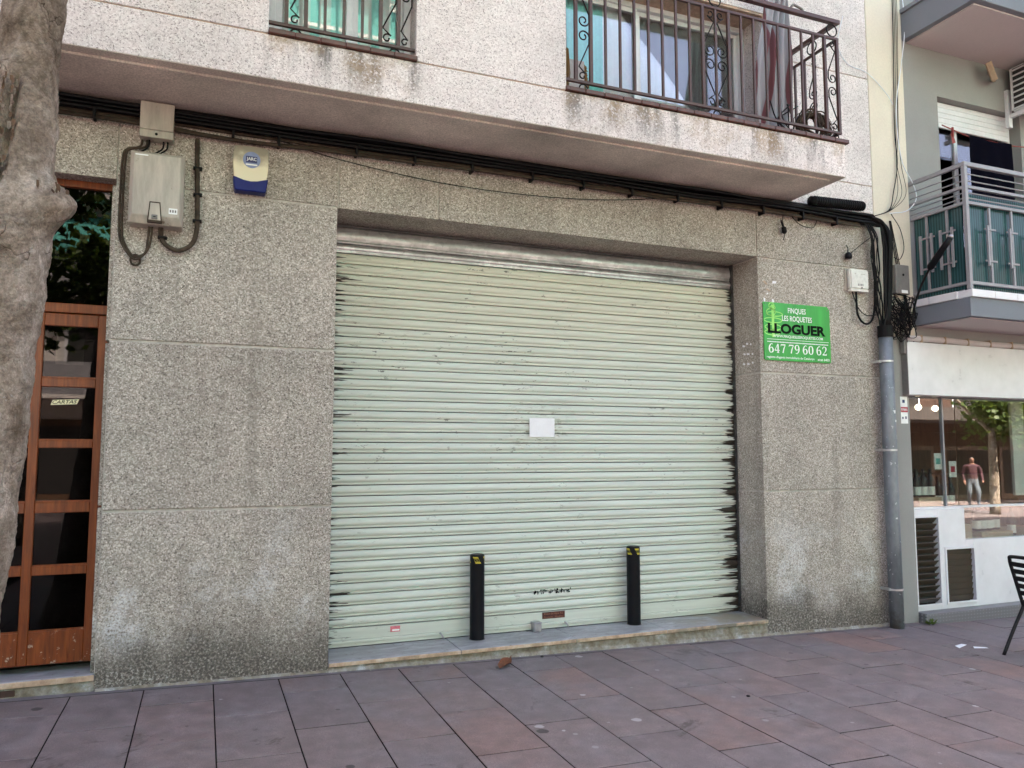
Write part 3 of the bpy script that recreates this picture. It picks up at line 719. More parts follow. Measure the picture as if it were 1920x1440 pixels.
for i in range(9):
    px = xL + .30 + i * .30
    bx('bar', 'rail_grey', br, px - .011, px + .011, yF - .008, yF + .008, 3.064, 3.784)
    bx('short_bar', 'rail_grey', br, px - .075, px - .053, yF - .035, yF - .020, 3.22, 3.60)
    for z in (3.26, 3.56): bx('tie', 'rail_grey', br, px - .09, px + .06, yF - .019, yF - .0085, z, z + .016)
for i in range(2):
    py = yF + .2 + i * .22
    bx('bar', 'rail_grey', br, xL - .008, xL + .008, py - .011, py + .011, 3.064, 3.784)
    bx('short_bar', 'rail_grey', br, xL - .035, xL - .020, py + .045, py + .067, 3.22, 3.60)
    bx('short_bar', 'rail_grey', br, xL - .035, xL - .020, py - .077, py - .055, 3.22, 3.60)
    for z in (3.26, 3.56): bx('tie', 'rail_grey', br, xL - .019, xL - .0085, py - .09, py + .08, z, z + .016)
for i in range(6):
    bx('glass_panel', 'frost', br, xL + .03 + i * .9, xL + .92 + i * .9, yF + .03, yF + .038, 3.0, 3.92 if i else 3.90)
bx('glass_panel', 'frost', br, xL + .02, xL + .028, yF + .06, -.02, 3.0, 3.82)
# upper balcony
ub = bx('upper_balcony', 'slate_render', N2, 5.62, XR, -.80, .003, 5.665, 5.95, bevel=.004)
bx('soffit', 'pale_soffit', ub, 5.68, XR, -.74, .003, 5.650, 5.6645)
bx('edge_tile', 'slate_render', ub, 5.60, XR, -.83, -.003, 5.951, 5.99)
# shop front
fa = bx('fascia', 'white_panel', N2, 5.432, XR, -.058, .079, 2.052, 2.565, bevel=.003)
bx('fascia_return', 'grey_plastic', fa, 5.425, 5.431, -.0565, .011, 2.05, 2.566)
m = MB(); m.tube(spline([(5.44 + i * .5, -.03 + .006 * math.sin(i * 3), 2.60 + .006 * math.sin(i * 2.1)) for i in range(12)], 6), .032, 10)
aw = m.build('rolled_awning', 'pale_soffit', fa, smooth=True)
for i in range(8): bx('strap', 'tan_box', aw, 5.62 + i * .32, 5.635 + i * .32, -.064, .01, 2.565, 2.637)
bx('bracket', 'grey_plastic', fa, 5.40, 5.425, -.05, .0, 2.45, 2.66)
bx('stall_riser', 'white_panel', N2, 5.506, 5.537, .05, .12, -.02, .945); 
m = MB(); m.box(5.855, 6.225, .05, .12, .57, .945); m.box(5.537, 5.855, .0505, .12, .88, .9445); m.box(5.537, 5.855, .0505, .12, -.02, .028)
m.box(5.855, 5.935, .0505, .12, -.02, .5695); m.box(6.33, XR, .05, .12, -.02, .635); m.box(5.935, 6.33, .0505, .12, .558, .5695); m.box(5.935, 6.33, .0505, .12, -.02, .028); m.box(6.2255, 6.33, .051, .12, .57, .6349)
m.build('shop_base', 'white_panel', N2, bevel=.002)
def louvre(x0, x1, z0, z1, n, ang, group):
    f = MB(); f.box(x0 - .018, x1 + .018, .038, .0495, z1, z1 + .02); f.box(x0 - .018, x1 + .018, .038, .0495, z0 - .02, z0); f.box(x0 - .018, x0, .0385, .0495, z0, z1); f.box(x1, x1 + .018, .0385, .0495, z0, z1)
    lv = f.build('louvre_vent', 'white_panel', N2)
    bx('backing', 'shade_dark', lv, x0, x1, .105, .11, z0, z1)
    p = (z1 - z0) / n; sm = MB().box(-(x1 - x0) / 2 + .002, (x1 - x0) / 2 - .002, -.003, .003, -p * .52, p * .52).mesh('louvre_slat', 'brown_metal', center=False)[0]
    for i in range(n): place('louvre_slat', sm, ((x0 + x1) / 2, .075, z0 + p * (i + .5)), lv, rot=(R(ang + random.uniform(-6, 6) * (ang > 20)), 0, 0))
louvre(5.545, 5.85, .045, .868, 14, 40, 0); louvre(5.945, 6.322, .045, .55, 9, 14, 0)
gl = MB().box(5.506, XR, .085, .14, .9455, .965).build('window_sill', 'white_panel', N2)
for a, b, z0 in ((5.53, 6.035, .966), (6.055, 6.226, .966)):
    bx('shop_pane', 'glass', N2, a, b, .105, .111, z0, 2.05)
bx('shop_pane', 'glass', N2, 6.24, XR, .105, .111, .64, 2.05)
bx('mullion', 'rail_grey', N2, 6.036, 6.054, .095, .125, .966, 2.05)
bx('mullion', 'rail_grey', N2, 5.506, 5.529, .095, .125, .966, 2.05)
st_ = bx('threshold', 'checker', N2, 5.507, XR, -.072, .049, -.35, -.012 + .0, bevel=.004)
# shop interior
bx('shop_floor', 'shop_wood', N2, 5.5, XR, .36, 4.6, -.2, -.02); bx('shop_back_wall', 'shop_wood', N2, 5.5, XR, 3.2, 3.4, -.02, 2.62)
bx('shop_ceiling', 'shop_dark', N2, 5.5, XR, .36, 4.6, 2.35, 2.62); bx('shop_side_wall', 'shop_dark', N2, 5.40, 5.5, .36, 4.6, -.2, 2.62); bx('shop_side_wall', 'shop_dark', N2, XR, XR + .1, .36, 4.6, -.2, 2.62)
rm = MB(); rm.box(5.3, XR, 2.4, 2.5, 2.63, 5.9); rm.box(5.3, 5.4, .36, 2.4, 2.63, 5.9); rm.box(XR - .1, XR, .36, 2.4, 2.63, 5.9); rm.box(5.4, XR - .1, .36, 2.4, 5.8, 5.9); rm.box(5.4, XR - .1, .36, 2.4, 2.63, 2.7)
rm.build('room', 'shop_dark', N2)
bx('display_shelf', 'plywood', N2, 6.245, XR, .13, .90, .60, .63); bx('display_shelf', 'carton', N2, 5.52, 6.20, .15, .8, .85, .905)
bx('shop_cabinet', 'shop_wood', N2, 7.6, 9.3, 2.0, 2.9, -.02, 1.2); bx('shop_cabinet', 'shop_wood', N2, 6.7, 7.4, 2.4, 3.1, -.02, 2.1)
bx('hanging_panel', 'white_wall', N2, 7.62, 7.82, .50, .53, 1.02, 2.3)

def bottle(x, y, z, label, h=.30):
    r = .04; t = thing('wine_bottle', (x, y, z), label, 'bottle', 'wine bottles in the shop window')
    MB().lathe([(r * .9, 0), (r, .006), (r, h * .58), (r * .85, h * .66), (.016, h * .78), (.0145, h * .97), (.016, h)], (x, y, z), 14).build('glass_body', 'bottle', t, smooth=True)
    MB().lathe([(r + .0008, .022), (r + .0008, .105)], (x, y, z), 14).build('paper_label', 'bottle_label', t)
    return t
def crate(x0, x1, y0, y1, z0, z1, mat, label):
    t = thing('wine_crate', ((x0 + x1) / 2, (y0 + y1) / 2, z0), label, 'crate', 'crates in the shop window'); h = (z1 - z0 - .008) / 2
    for k in range(2):
        za = z0 + k * (h + .004); bx('board', mat, t, x0, x1, y0, y0 + .012, za, za + h, bevel=.002)
        bx('board', mat, t, x0, x1, y1 - .012, y1, za, za + h, bevel=.002)
        bx('end_board', mat, t, x0 + .001, x0 + .012, y0 + .0125, y1 - .0125, za, za + h); bx('end_board', mat, t, x1 - .012, x1 - .001, y0 + .0125, y1 - .0125, za, za + h)
    bx('lid_board', mat, t, x0 + .0125, x1 - .0125, y0 + .0125, y1 - .0125, z1 - .013, z1 - .0045)
    return t
crate(5.75, 6.06, .16, .34, .906, 1.055, 'carton', 'pale carton carrying three dark bottles at left of shop window')
for i in range(3): bottle(5.81 + i * .095, .235, 1.051, ['leftmost', 'middle', 'rightmost'][i] + ' wine bottle of three on the pale carton, shop window', .28)
crate(6.24, 6.62, .40, .60, .7805, .944, 'bottle_label', 'cream carton under four dark bottles right of the mullion'); bx('display_block', 'plywood', N2, 6.25, 6.42, .42, .60, .6305, .78)
for i in range(4): bottle(6.30 + i * .09, .47, .940, ['first', 'second', 'third', 'last'][i] + ' wine bottle from left on the cream carton', .30)
crate(6.25, 6.44, .14, .34, .6305, .775, 'carton', 'plain cardboard box at left of the lower shop window pane')
crate(6.58, 7.04, .14, .36, .6305, .69, 'plywood', 'flat pale wooden case with brown print under row of bottles')
for i in range(6):
    bottle(6.62 + i * .085 + (.10 if i == 5 else 0), .23 + .04 * (i in (3, 4)), .691 if i < 5 else .631, 'wine bottle with white label, number %s from left above the flat wooden case' % ['one', 'two', 'three', 'four', 'five', 'six'][i], .31)
for i, (x, y, z) in enumerate(((6.55, .8, 2.0), (6.93, .9, 2.0))):
    t = thing('pendant_lamp', (x, y, z), ('left' if i == 0 else 'right') + ' one of two glowing globe lamps inside the shop', 'lamp', 'globe lamps in the shop')
    MB().lathe([(.004, -.033), (.022, -.025), (.033, 0), (.022, .025), (.004, .033)], (x, y, z), 16).build('globe', 'lamp', t, smooth=True)
    MB().tube([(x, y, z + .03), (x, y, 2.35)], .003, 5).build('cord', 'black', t)
for i, (x, z, c) in enumerate(((5.93, 1.33, 'pale green'), (6.13, 1.25, 'white'))):
    t = bx('shop_poster', 'bottle_label', None, x, x + .10, .116, .118, z, z + .16, label=c + ' flyer taped inside the shop window', cat='flyer')
    bx('picture', 'teal_awning' if i == 0 else 'red', t, x + .02, x + .08, .1145, .1155, z + .05, z + .11)

t = bx('notice_sticker', 'white_print', None, 5.385, 5.475, .0085, .0115, 1.775, 2.035, label='white notice with red band on grey pillar behind the pipe', cat='notice')
r_ = bx('red_band', 'red', t, 5.386, 5.474, .0065, .0082, 1.885, 1.935); text('lettering', 'FIRMA', 5.39, 5.47, 1.897, 1.923, .0058, 'white_print', r_, bold=.01)
bx('emblem', 'navy_print', t, 5.41, 5.44, .0065, .0082, 1.975, 2.005); bx('emblem', 'navy_print', t, 5.40, 5.415, .0065, .0082, 1.82, 1.84); bx('emblem', 'navy_print', t, 5.44, 5.455, .0065, .0082, 1.82, 1.845)

# things on the neighbour's balcony
t = MB(); t.tube([(6.0, -.10, 4.80), (6.4, -.10, 4.735), (7.0, -.10, 4.735), (7.8, -.10, 4.80)], .006, 6)
t.build('clothesline', 'red_line', None, label='reddish washing line stretched across the neighbour balcony window', cat='clothesline')
n = 24; vs = []
for iz in range(n + 1):
    for ix in range(n + 1):
        u, v = ix / n, iz / n
        vs.append((6.37 + .62 * u + .02 * math.sin(v * 3) * (u - .5), -.12 + .012 * math.sin(u * 19) * v, 4.735 + .01 * math.cos(u * 6) - .72 * v))
f = [(i * (n + 1) + j, i * (n + 1) + j + 1, (i + 1) * (n + 1) + j + 1, (i + 1) * (n + 1) + j) for i in range(n) for j in range(n)]
k = len(vs); MB().add(vs + [(a, b + .008, c) for a, b, c in vs], f + [tuple(k + q for q in g[::-1]) for g in f]).build('hung_cloth', 'navy_cloth', None, smooth=True, label='dark navy cloth hanging on the washing line', cat='cloth')
MB().box(6.14, 6.155, -.108, -.09, 4.70, 4.80).add([(6.12, -.11, 4.62), (6.17, -.11, 4.64), (6.16, -.09, 4.74), (6.13, -.09, 4.74)], [(0, 1, 2, 3)]).build('clothes_peg', 'red_line', None, label='red rag and peg clipped to the washing line', cat='peg')
t = thing('air_conditioner', (7.5, -.25, 5.13), 'white air-conditioner with barred grille under the upper balcony, right edge', 'air conditioner')
bx('casing', 'white_pvc', t, 7.10, 7.9, -.42, -.08, 5.13, 5.62, bevel=.01)
bx('grille_back', 'shade_dark', t, 7.094, 7.099, -.40, -.10, 5.15, 5.60); bx('grille_back', 'shade_dark', t, 7.14, 7.86, -.426, -.4205, 5.16, 5.59)
for i in range(8):
    z = 5.15 + i * .06; bx('grille_bar', 'white_pvc', t, 7.085, 7.0935, -.41, -.09, z, z + .016); bx('grille_bar', 'white_pvc', t, 7.12, 7.88, -.436, -.4265, z, z + .016)
for yv in (-.41, -.25, -.09): bx('grille_bar', 'white_pvc', t, 7.078, 7.0845, yv - .008, yv + .008, 5.14, 5.60)
for xv in (7.12, 7.3, 7.5, 7.7, 7.88): bx('grille_bar', 'white_pvc', t, xv - .008, xv + .008, -.443, -.4365, 5.14, 5.60)
for xv in (7.13, 7.85):
    bx('bracket_upright', 'white_pvc', t, xv - .035, xv + .02, -.035, .0035, 4.98, 5.40); bx('bracket_arm', 'white_pvc', t, xv - .02, xv + .02, -.46, -.0355, 5.085, 5.125)
t = thing('floodlight', (6.8, -.1, 5.40), 'tan tilted box lamp on bracket beneath the upper balcony', 'lamp')
MB().box(-.045, .045, -.03, .03, -.10, .10, 0, Matrix.Translation((6.73, -.13, 5.49)) @ Matrix.Rotation(R(-25), 4, 'Y') @ Matrix.Rotation(R(35), 4, 'Z')).build('housing', 'tan_box', t, bevel=.006)
MB().bar((6.79, -.12, 5.42), (6.93, .0, 5.50), .012, .05).build('bracket', 'tan_box', t); MB().bar((6.75, -.12, 5.53), (6.93, .0, 5.56), .012, .04).build('bracket', 'tan_box', t)
t = thing('folded_parasol', (5.42, -.25, 2.73), 'folded black parasol tied outside the neighbour balcony corner', 'parasol')
MB().tube(spline([(5.37, -.18, 2.70), (5.355, -.22, 2.86), (5.36, -.30, 3.05), (5.376, -.39, 3.205)], 6), .010, 8).build('stem', 'black', t, smooth=True)
MB().tube([(5.375, -.385, 3.195), (5.377, -.40, 3.215), (5.384, -.47, 3.295), (5.392, -.545, 3.38), (5.398, -.60, 3.44)], [.022, .034, .031, .028, .026], 12).build('cover', 'black_gloss', t, smooth=True)
MB().lathe([(.021, 0), (.023, .02), (.01, .03)], (5.398, -.603, 3.438), 10).build('tip', 'steel', t, smooth=True)

# ------------------------------------------------------------------ fittings on the facade
t = thing('meter_box', (-1.175, 0, 2.965), 'large beige electrical box with tapered keyhole recess on granite wall', 'electrical box')
x0, x1, z0, z1 = -1.335, -1.015, 2.965, 3.44
m = MB(); b = .022
m.add([(x0, -.0, z0), (x1, 0, z0), (x1, 0, z1), (x0, 0, z1), (x0, -.11, z0), (x1, -.11, z0), (x1, -.11, z1), (x0, -.11, z1), (x0 + b, -.145, z0 + .05), (x1 - b, -.145, z0 + .05), (x1 - b, -.145, z1 - b), (x0 + b, -.145, z1 - b)],
      [(0, 1, 5, 4), (1, 2, 6, 5), (2, 3, 7, 6), (3, 0, 4, 7), (4, 5, 9, 8), (5, 6, 10, 9), (6, 7, 11, 10), (7, 4, 8, 11), (8, 9, 10, 11)])
m.build('casing', 'beige', t, bevel=.004)
hp = MB().prism([(-1.222, 2.97), (-1.135, 2.97), (-1.148, 3.105), (-1.212, 3.105)], -.1475, -.12).build('lock_recess', 'cable_brown', t)
MB().prism([(-1.214, 2.985), (-1.143, 2.985), (-1.154, 3.097), (-1.206, 3.097)], -.1485, -.1476).build('recess_plate', 'beige', hp)
bx('lock', 'grey_plastic', hp, -1.197, -1.162, -.156, -.149, 2.988, 3.02, bevel=.003); MB().lathe([(.008, 0), (.008, .003)], (-1.1795, -.158, 3.003), 10).build('keyhole', 'black', hp)
s_ = bx('sticker', 'white_print', t, -1.098, -1.046, -.1468, -.1455, 3.035, 3.073)
for i in range(3): bx('sticker_mark', 'grey_plastic', s_, -1.092 + i * .015, -1.083 + i * .015, -.1476, -.147, 3.045, 3.062)
bx('maker_strip', 'white_print', t, -1.305, -1.23, -.1466, -.1455, 3.402, 3.41)

t = thing('junction_box', (-1.19, 0, 3.547), 'smaller beige junction box above the large electrical box, set over the cables', 'junction box')
bx('casing', 'beige', t, -1.292, -1.09, -.10, 0, 3.60, 3.785, bevel=.004); bx('lower_lip', 'beige', t, -1.292, -1.09, -.097, 0, 3.548, 3.598, bevel=.003)
MB().tube([(-1.192, -.10, 3.572), (-1.192, -.092, 3.572)], .009, 10).build('screw', 'black', t)
bx('embossed_square', 'beige', t, -1.16, -1.115, -.1015, -.0995, 3.63, 3.67, bevel=.001)

t = thing('alarm_box', (-.595, 0, 3.262), 'cream burglar-alarm siren with blue base and round badge', 'alarm box')
def rr(x0, x1, z0, z1, bul, y):                    # rounded, slightly bulging outline
    pts = []; n = 8
    for k in range(n + 1): u = k / n; pts.append((x0 + .012 + (x1 - x0 - .024) * u, z1 - .006 + .006 * math.sin(math.pi * u)))
    for k in range(1, n + 1): u = k / n; pts.append((x1 - .006 + bul * math.sin(math.pi * u) - .012 * (u), z1 - (z1 - z0) * u))
    for k in range(n + 1): u = k / n; pts.append((x1 - .02 - (x1 - x0 - .04) * u, z0))
    for k in range(1, n): u = k / n; pts.append((x0 + .018 - .012 * u - bul * math.sin(math.pi * u), z0 + (z1 - z0) * u))
    return pts
MB().prism(rr(-.715, -.487, 3.325, 3.585, .012, 0), -.085, 0).build('cover', 'alarm', t, bevel=.008, seg=2)
vp = [(-.714, 3.365)] + [(-.714 + .228 * u, 3.368 - .03 * math.sin(math.pi * u) ** 1.0) for u in (.12, .3, .5, .7, .88)] + [(-.486, 3.365), (-.50, 3.268), (-.70, 3.268)]
MB().prism(vp, -.092, -.001).build('strobe_base', 'blue_plastic', t, bevel=.006)
bd = MB().tube([(-.597, -.087, 3.488), (-.597, -.0855, 3.488)], .057, 28).build('badge', 'blue_sticker', t)
pl = bx('badge_plate', 'navy_print', bd, -.634, -.562, -.0885, -.0872, 3.468, 3.512); text('lettering', 'JARC', -.63, -.566, 3.476, 3.505, -.0892, 'white_print', pl, bold=.01)
bx('badge_line', 'white_print', bd, -.635, -.56, -.0882, -.0872, 3.449, 3.459)

# looped conduits below the electrical boxes
MB().tube(spline([(-.945, -.0, 3.60), (-.944, -.03, 3.58), (-.94, -.032, 3.42), (-.932, -.03, 3.2), (-.928, -.03, 2.99), (-.955, -.032, 2.88), (-1.03, -.035, 2.828), (-1.10, -.03, 2.85), (-1.14, -.03, 2.90), (-1.145, -.05, 2.98)], 8), .0155, 10).build('bent_conduit', 'cable_brown', None, smooth=True, label='thick dark conduit looping from the wall hole into the large box', cat='conduit')
for i, (x, z) in enumerate(((-.936, 3.40), (-.930, 3.22), (-.928, 3.04), (-1.135, 2.905))):
    bx('pipe_clip', 'black', None, x - .028, x + .028, -.05, .0, z - .006, z + .006, label=['topmost', 'second', 'third', 'lowest left'][i] + ' clip on the thick looping conduit', cat='clip', group='clips on the bent conduit')
for i, off in enumerate((0, .016)):
    MB().tube(spline([(-1.275 + .03 * i, -.03, 3.56), (-1.29 + .03 * i, -.03, 3.50), (-1.36 + off, -.03, 3.475), (-1.388 + off, -.025, 3.42), (-1.393 + off, -.025, 3.2), (-1.392 + off, -.025, 2.96), (-1.378 + off, -.025, 2.86), (-1.33 + off, -.03, 2.775), (-1.285, -.035, 2.745 + off), (-1.235, -.03, 2.79), (-1.222 + off, -.03, 2.86), (-1.212 + off, -.05, 2.98)], 8), .0075, 8).build('loop_cable', 'cable_brown', None, smooth=True, label=['outer', 'inner'][i] + ' one of two dusty cables looping left round the electrical box', cat='cable', group='paired loop cables at the box')
MB().tube([(-1.29 + .028 * math.cos(a), -.036 + .004 * a, 2.742 + .034 * math.sin(a)) for a in [k * .4 for k in range(18)]], .007, 8).build('cable_knot', 'cable_brown', None, smooth=True, label='small twist of cable at the bottom of the loop', cat='cable')
for i, x in enumerate((-1.235, -1.15, -1.125)):
    MB().tube(spline([(x, -.04, 3.56), (x - .005, -.04, 3.50), (x - .05, -.04, 3.46), (x - .07, -.04, 3.435)], 6), .006, 6).build('link_cable', 'black', None, smooth=True, label=['left', 'middle', 'right'][i] + ' one of three short cables linking the two beige boxes', cat='cable', group='short cables between the beige boxes')

# cables strapped under the overhang
ORD = ['first', 'second', 'third', 'fourth', 'fifth', 'sixth', 'seventh', 'eighth', 'ninth', 'tenth', 'eleventh', 'twelfth', 'thirteenth', 'fourteenth']
rc = random.Random(11)
for k in range(10):
    ph = rc.uniform(0, 6); pts = []
    off = k * .0085
    for i in range(60):
        x = -14 + 8 * i / 10 if i < 10 else -6 + (11.05) * (i - 10) / 49
        pts.append((x, -.018 - .022 * (k % 3) - .006 * math.sin(i * .9 + ph), 3.775 - off + .008 * math.sin(i * .55 + ph) + (.0 if k < 4 else -.012 * math.sin(i * .33 + ph) ** 2)))
    pts += [(5.10, -.06, 3.74 - off), (5.14 + .008 * k, -.08, 3.66), (5.15 + .006 * k, -.09 - .01 * (k % 3), 3.45), (5.125 + .007 * k, -.10, 3.0), (5.11 + .006 * k, -.11, 2.55)]
    MB().tube(pts, .010 if k % 2 else .014, 6).build('wall_cable', 'black', None, smooth=True, label='black cable of the bundle strapped beneath the overhang', cat='cable', group='black cables under the overhang')
for k in range(3):
    ph = rc.uniform(0, 6); pts = []
    for i in range(50):
        x = -6 + 10.9 * i / 49
        dip = .035 * math.exp(-((x + .75) / .5) ** 2) * (1 if k else .3)
        pts.append((x, -.022 - .016 * k, 3.69 - .02 * k - dip + .007 * math.sin(i * .6 + ph)))
    MB().tube(pts, .0115, 7).build('dusty_cable', 'cable_brown', None, smooth=True, label=['uppermost', 'middle', 'lowest'][k] + ' of three dusty brown cables below the black bundle', cat='cable', group='dusty brown cables under the overhang')
for i, x in enumerate((-1.56, -.72, -.42, .12, .55, 1.0, 1.5, 1.95, 2.4, 2.85, 3.3, 3.75, 4.2, 4.6)):
    bx('cable_clip', 'black', None, x - .009, x + .009, -.075, .0, 3.63 + rc.uniform(-.008, .008), 3.70, bevel=.002, label='black cable clip under the overhang, %s from the left' % ORD[i], cat='clip', group='cable clips under the overhang')
MB().tube(spline([(-.43, -.03, 3.68), (.015, -.03, 3.597), (.754, -.035, 3.525), (1.52, -.035, 3.522), (2.24, -.03, 3.578), (2.92, -.03, 3.69)], 10), .0035, 5).build('slack_wire', 'black', None, smooth=True, label='thin slack wire sagging across the lintel', cat='wire')

t = thing('splice_closure', (4.57, -.1, 3.78), 'black ribbed cable splice sleeve resting on the cable bundle', 'cable sleeve')
MB().tube([(4.26, -.10, 3.800), (4.89, -.10, 3.820)], .043, 14).build('sleeve', 'black', t, smooth=True)
for i in range(22): 
    x = 4.30 + i * .027; MB().tube([(x, -.10, 3.801 + .0317 * (x - 4.26)), (x + .009, -.10, 3.8013 + .0317 * (x - 4.26))], .048, 12).build('rib', 'black', t)
for i, (pp, r) in enumerate(((((4.0, -.03, 3.66), (3.985, -.04, 3.60), (3.99, -.04, 3.56)), .004), (((4.08, -.03, 3.67), (4.18, -.04, 3.585), (4.33, -.04, 3.57), (4.40, -.03, 3.66)), .004), (((5.03, -.05, 3.55), (4.90, -.04, 3.46), (4.79, -.03, 3.375)), .004), (((4.735, -.03, 3.45), (4.748, -.04, 3.42), (4.755, -.03, 3.37)), .004), (((3.99, -.04, 3.50), (4.0, -.04, 3.46), (3.985, -.04, 3.42)), .003))):
    MB().tube(spline(pp, 8), r, 5).build('loose_wire', 'black', None, smooth=True, label=['short lead rising from the inline connector', 'black wire sagging below the splice sleeve', 'thin wire from the drop cables to the dome', 'short stub wire above the small black dome', 'short tail below the inline connector'][i], cat='wire')
t = thing('inline_connector', (3.99, -.03, 3.5), 'small black inline connector hanging under the bundle', 'connector')
MB().tube([(3.985, -.04, 3.57), (3.99, -.04, 3.545), (3.995, -.04, 3.535), (4.002, -.04, 3.49), (4.0, -.04, 3.48)], [.008, .009, .022, .023, .012], 8).build('body', 'black', t)
MB().tube([(3.965, -.04, 3.60), (3.985, -.04, 3.545)], .008, 6).build('stub', 'black', t)
t = MB().lathe([(.03, -.03), (.034, -.01), (.03, .015), (.016, .03), (.004, .034)], (4.757, -.036, 3.35), 14).build('dome_terminal', 'black_gloss', None, smooth=True, label='small shiny black dome terminal on the right pier', cat='terminal')

t = thing('terminal_box', (4.855, 0, 3.0), 'small cream terminal box beside the cable drop on right pier', 'terminal box')
bx('casing', 'bottle_label', t, 4.745, 4.975, -.062, -.012, 3.03, 3.222, bevel=.012, seg=2); bx('back_plate', 'beige', t, 4.73, 4.98, -.0115, .0, 3.02, 3.225, bevel=.004)
bx('lower_lip', 'bottle_label', t, 4.75, 4.97, -.058, -.012, 3.008, 3.029, bevel=.004); MB().tube([(4.88, -.066, 3.045), (4.88, -.06, 3.045)], .007, 8).build('screw', 'black', t)
for i in range(4): bx('label_mark', 'grey_plastic', t, 4.835 + i * .018, 4.844 + i * .018, -.0632, -.0622, 3.062, 3.082)
for i in range(3): bx('indicator', 'beige', t, 4.80 + (0, .08, .105)[i], 4.815 + (0, .08, .105)[i], -.0632, -.0622, 3.172, 3.18)
MB().tube(spline([(4.84, -.03, 3.01), (4.83, -.04, 2.88), (4.84, -.04, 2.79), (4.89, -.04, 2.725), (4.955, -.04, 2.71), (5.02, -.04, 2.76), (5.045, -.05, 2.90), (5.05, -.06, 3.2)], 8), .010, 8).build('box_cable', 'black', None, smooth=True, label='thick black cable looping below the small cream box', cat='cable')
MB().tube(spline([(4.79, -.03, 3.01), (4.81, -.04, 2.93), (4.86, -.04, 2.84), (4.95, -.04, 2.79), (5.06, -.05, 2.80)], 8), .005, 6).build('box_wire', 'black', None, smooth=True, label='thin black wire crossing the loop below the small cream box', cat='wire')

# pipe carrying the cables down to the pavement
t = thing('cable_pipe', (5.10, -.10, gz(5.1)), 'grey galvanised pipe with black cuff running down beside the right pier', 'pipe')
def pipe_mat():
    m = M('weathered_pipe'); n = m.noise(5, 6, .7, m.sv((1, 1, .5))); s = m.noise(22, 4, .7)
    c = m.ramp(n, [(.3, (.13, .15, .17)), (.55, (.22, .245, .265)), (.75, (.32, .34, .35))]); c = m.mix(m.ss(s, .64, .68), c, (.62, .66, .68))
    x, y, z = m.xyz(); c = m.mix(m.ma('MULTIPLY', m.ss(z, .30, -.1), m.ss(m.noise(9, 4), .45, .65)), c, (.13, .12, .10))
    return m.bsdf(c, .5, .35)
MT['pipe'] = pipe_mat()
MB().tube([(5.10, -.10, gz(5.1) - .02), (5.10, -.10, .9), (5.105, -.10, 1.8), (5.11, -.10, 2.64)], .062, 20).build('pipe_body', 'pipe', t, smooth=True)
MB().tube([(5.11, -.10, 2.58), (5.11, -.10, 2.69)], .068, 20).build('cuff', 'black', t)
for z in (.25, 1.52, 2.35):
    MB().tube([(5.10, -.10, z - .008), (5.10, -.10, z + .008)], .066, 20).build('pipe_band', 'galv', t); bx('band_lug', 'galv', t, 5.02, 5.045, -.1, .012, z - .012, z + .012)
for i, (x, z, wd, hh) in enumerate(((5.135, 1.86, .02, .03), (5.14, 1.78, .025, .02), (5.10, 1.36, .05, .03), (5.12, 1.62, .03, .04))):
    MB().add([(5.105 + .0635 * math.sin(a), -.10 - .0635 * math.cos(a), zz) for zz in (z, z + hh) for a in (.2 * i, .2 * i + wd / .06)], [(0, 1, 3, 2)]).build('sticker_remnant', 'white_print', t)
for k in range(6):
    xx = 5.165 + .014 * (k % 3); ph = k
    MB().tube(spline([(5.02 + .02 * k, -.07, 3.74 - .008 * k), (5.13 + .012 * k, -.10, 3.70 - .014 * k), (xx + .01, -.12 - .012 * (k % 2), 3.55), (xx, -.12, 3.2), (xx - .02, -.115, 2.9), (5.085 + .011 * k, -.10, 2.66)], 8), .0125, 8).build('drop_cable', 'black', None, smooth=True, label='thick black cable curving down into the grey pipe', cat='cable', group='thick cables entering the pipe')
for k in range(7):
    x0_ = 4.975 + .012 * k; r2 = random.Random(k)
    MB().tube(spline([(x0_ - .03, -.05, 3.70)] + [(x0_ + .02 + r2.uniform(-.018, .018) + .01 * i, -.06 - r2.uniform(0, .03), 3.55 - .16 * i) for i in range(6)] + [(5.07 + r2.uniform(-.02, .02), -.09, 2.62)], 6), .005 + .003 * (k % 2), 6).build('drop_wire', 'black', None, smooth=True, label='thin black wire hanging beside the pier edge above the pipe', cat='wire', group='thin wires above the pipe')
# wires coming down the cream pilaster
for k in range(4):
    r2 = random.Random(40 + k); xt = 5.44 + .02 * k
    MB().tube(spline([(xt + .06, -.015, 8.0), (xt + .05, -.015, 6.0), (xt + r2.uniform(-.01, .01), -.02, 4.75), (xt - .01 + r2.uniform(-.02, .03), -.02, 4.35), (xt - .06 + .035 * k, -.025, 4.05), (5.30 + .01 * k, -.04, 3.86), (5.10, -.06, 3.77), (4.98, -.06, 3.74)], 8), .0028 if k else .005, 6).build('riser_wire', 'black', None, smooth=True, label='thin wire running down the cream pilaster into the bundle', cat='wire', group='wires on the cream pilaster')
MB().tube(spline([(4.83, -.01, 5.75), (4.75, -.015, 5.45), (4.86, -.015, 5.27), (5.12, -.015, 5.22), (5.35, -.02, 5.05), (5.43, -.02, 4.95)], 8), .0035, 5).build('white_wire', 'curtain', None, smooth=True, label='thin pale wire drooping across the upper wall to the pilaster', cat='wire')
MB().tube(spline([(5.62, -.02, 6.2), (5.63, -.03, 5.8), (5.56, -.03, 5.4), (5.46, -.03, 4.9), (5.50, -.03, 4.40), (5.62, -.05, 4.15), (5.64, -.06, 4.0), (5.52, -.05, 3.87), (5.3, -.04, 3.82)], 8), .005, 6).build('white_wire', 'curtain', None, smooth=True, label='pale cable bowing out beside the neighbour balcony rail', cat='wire')
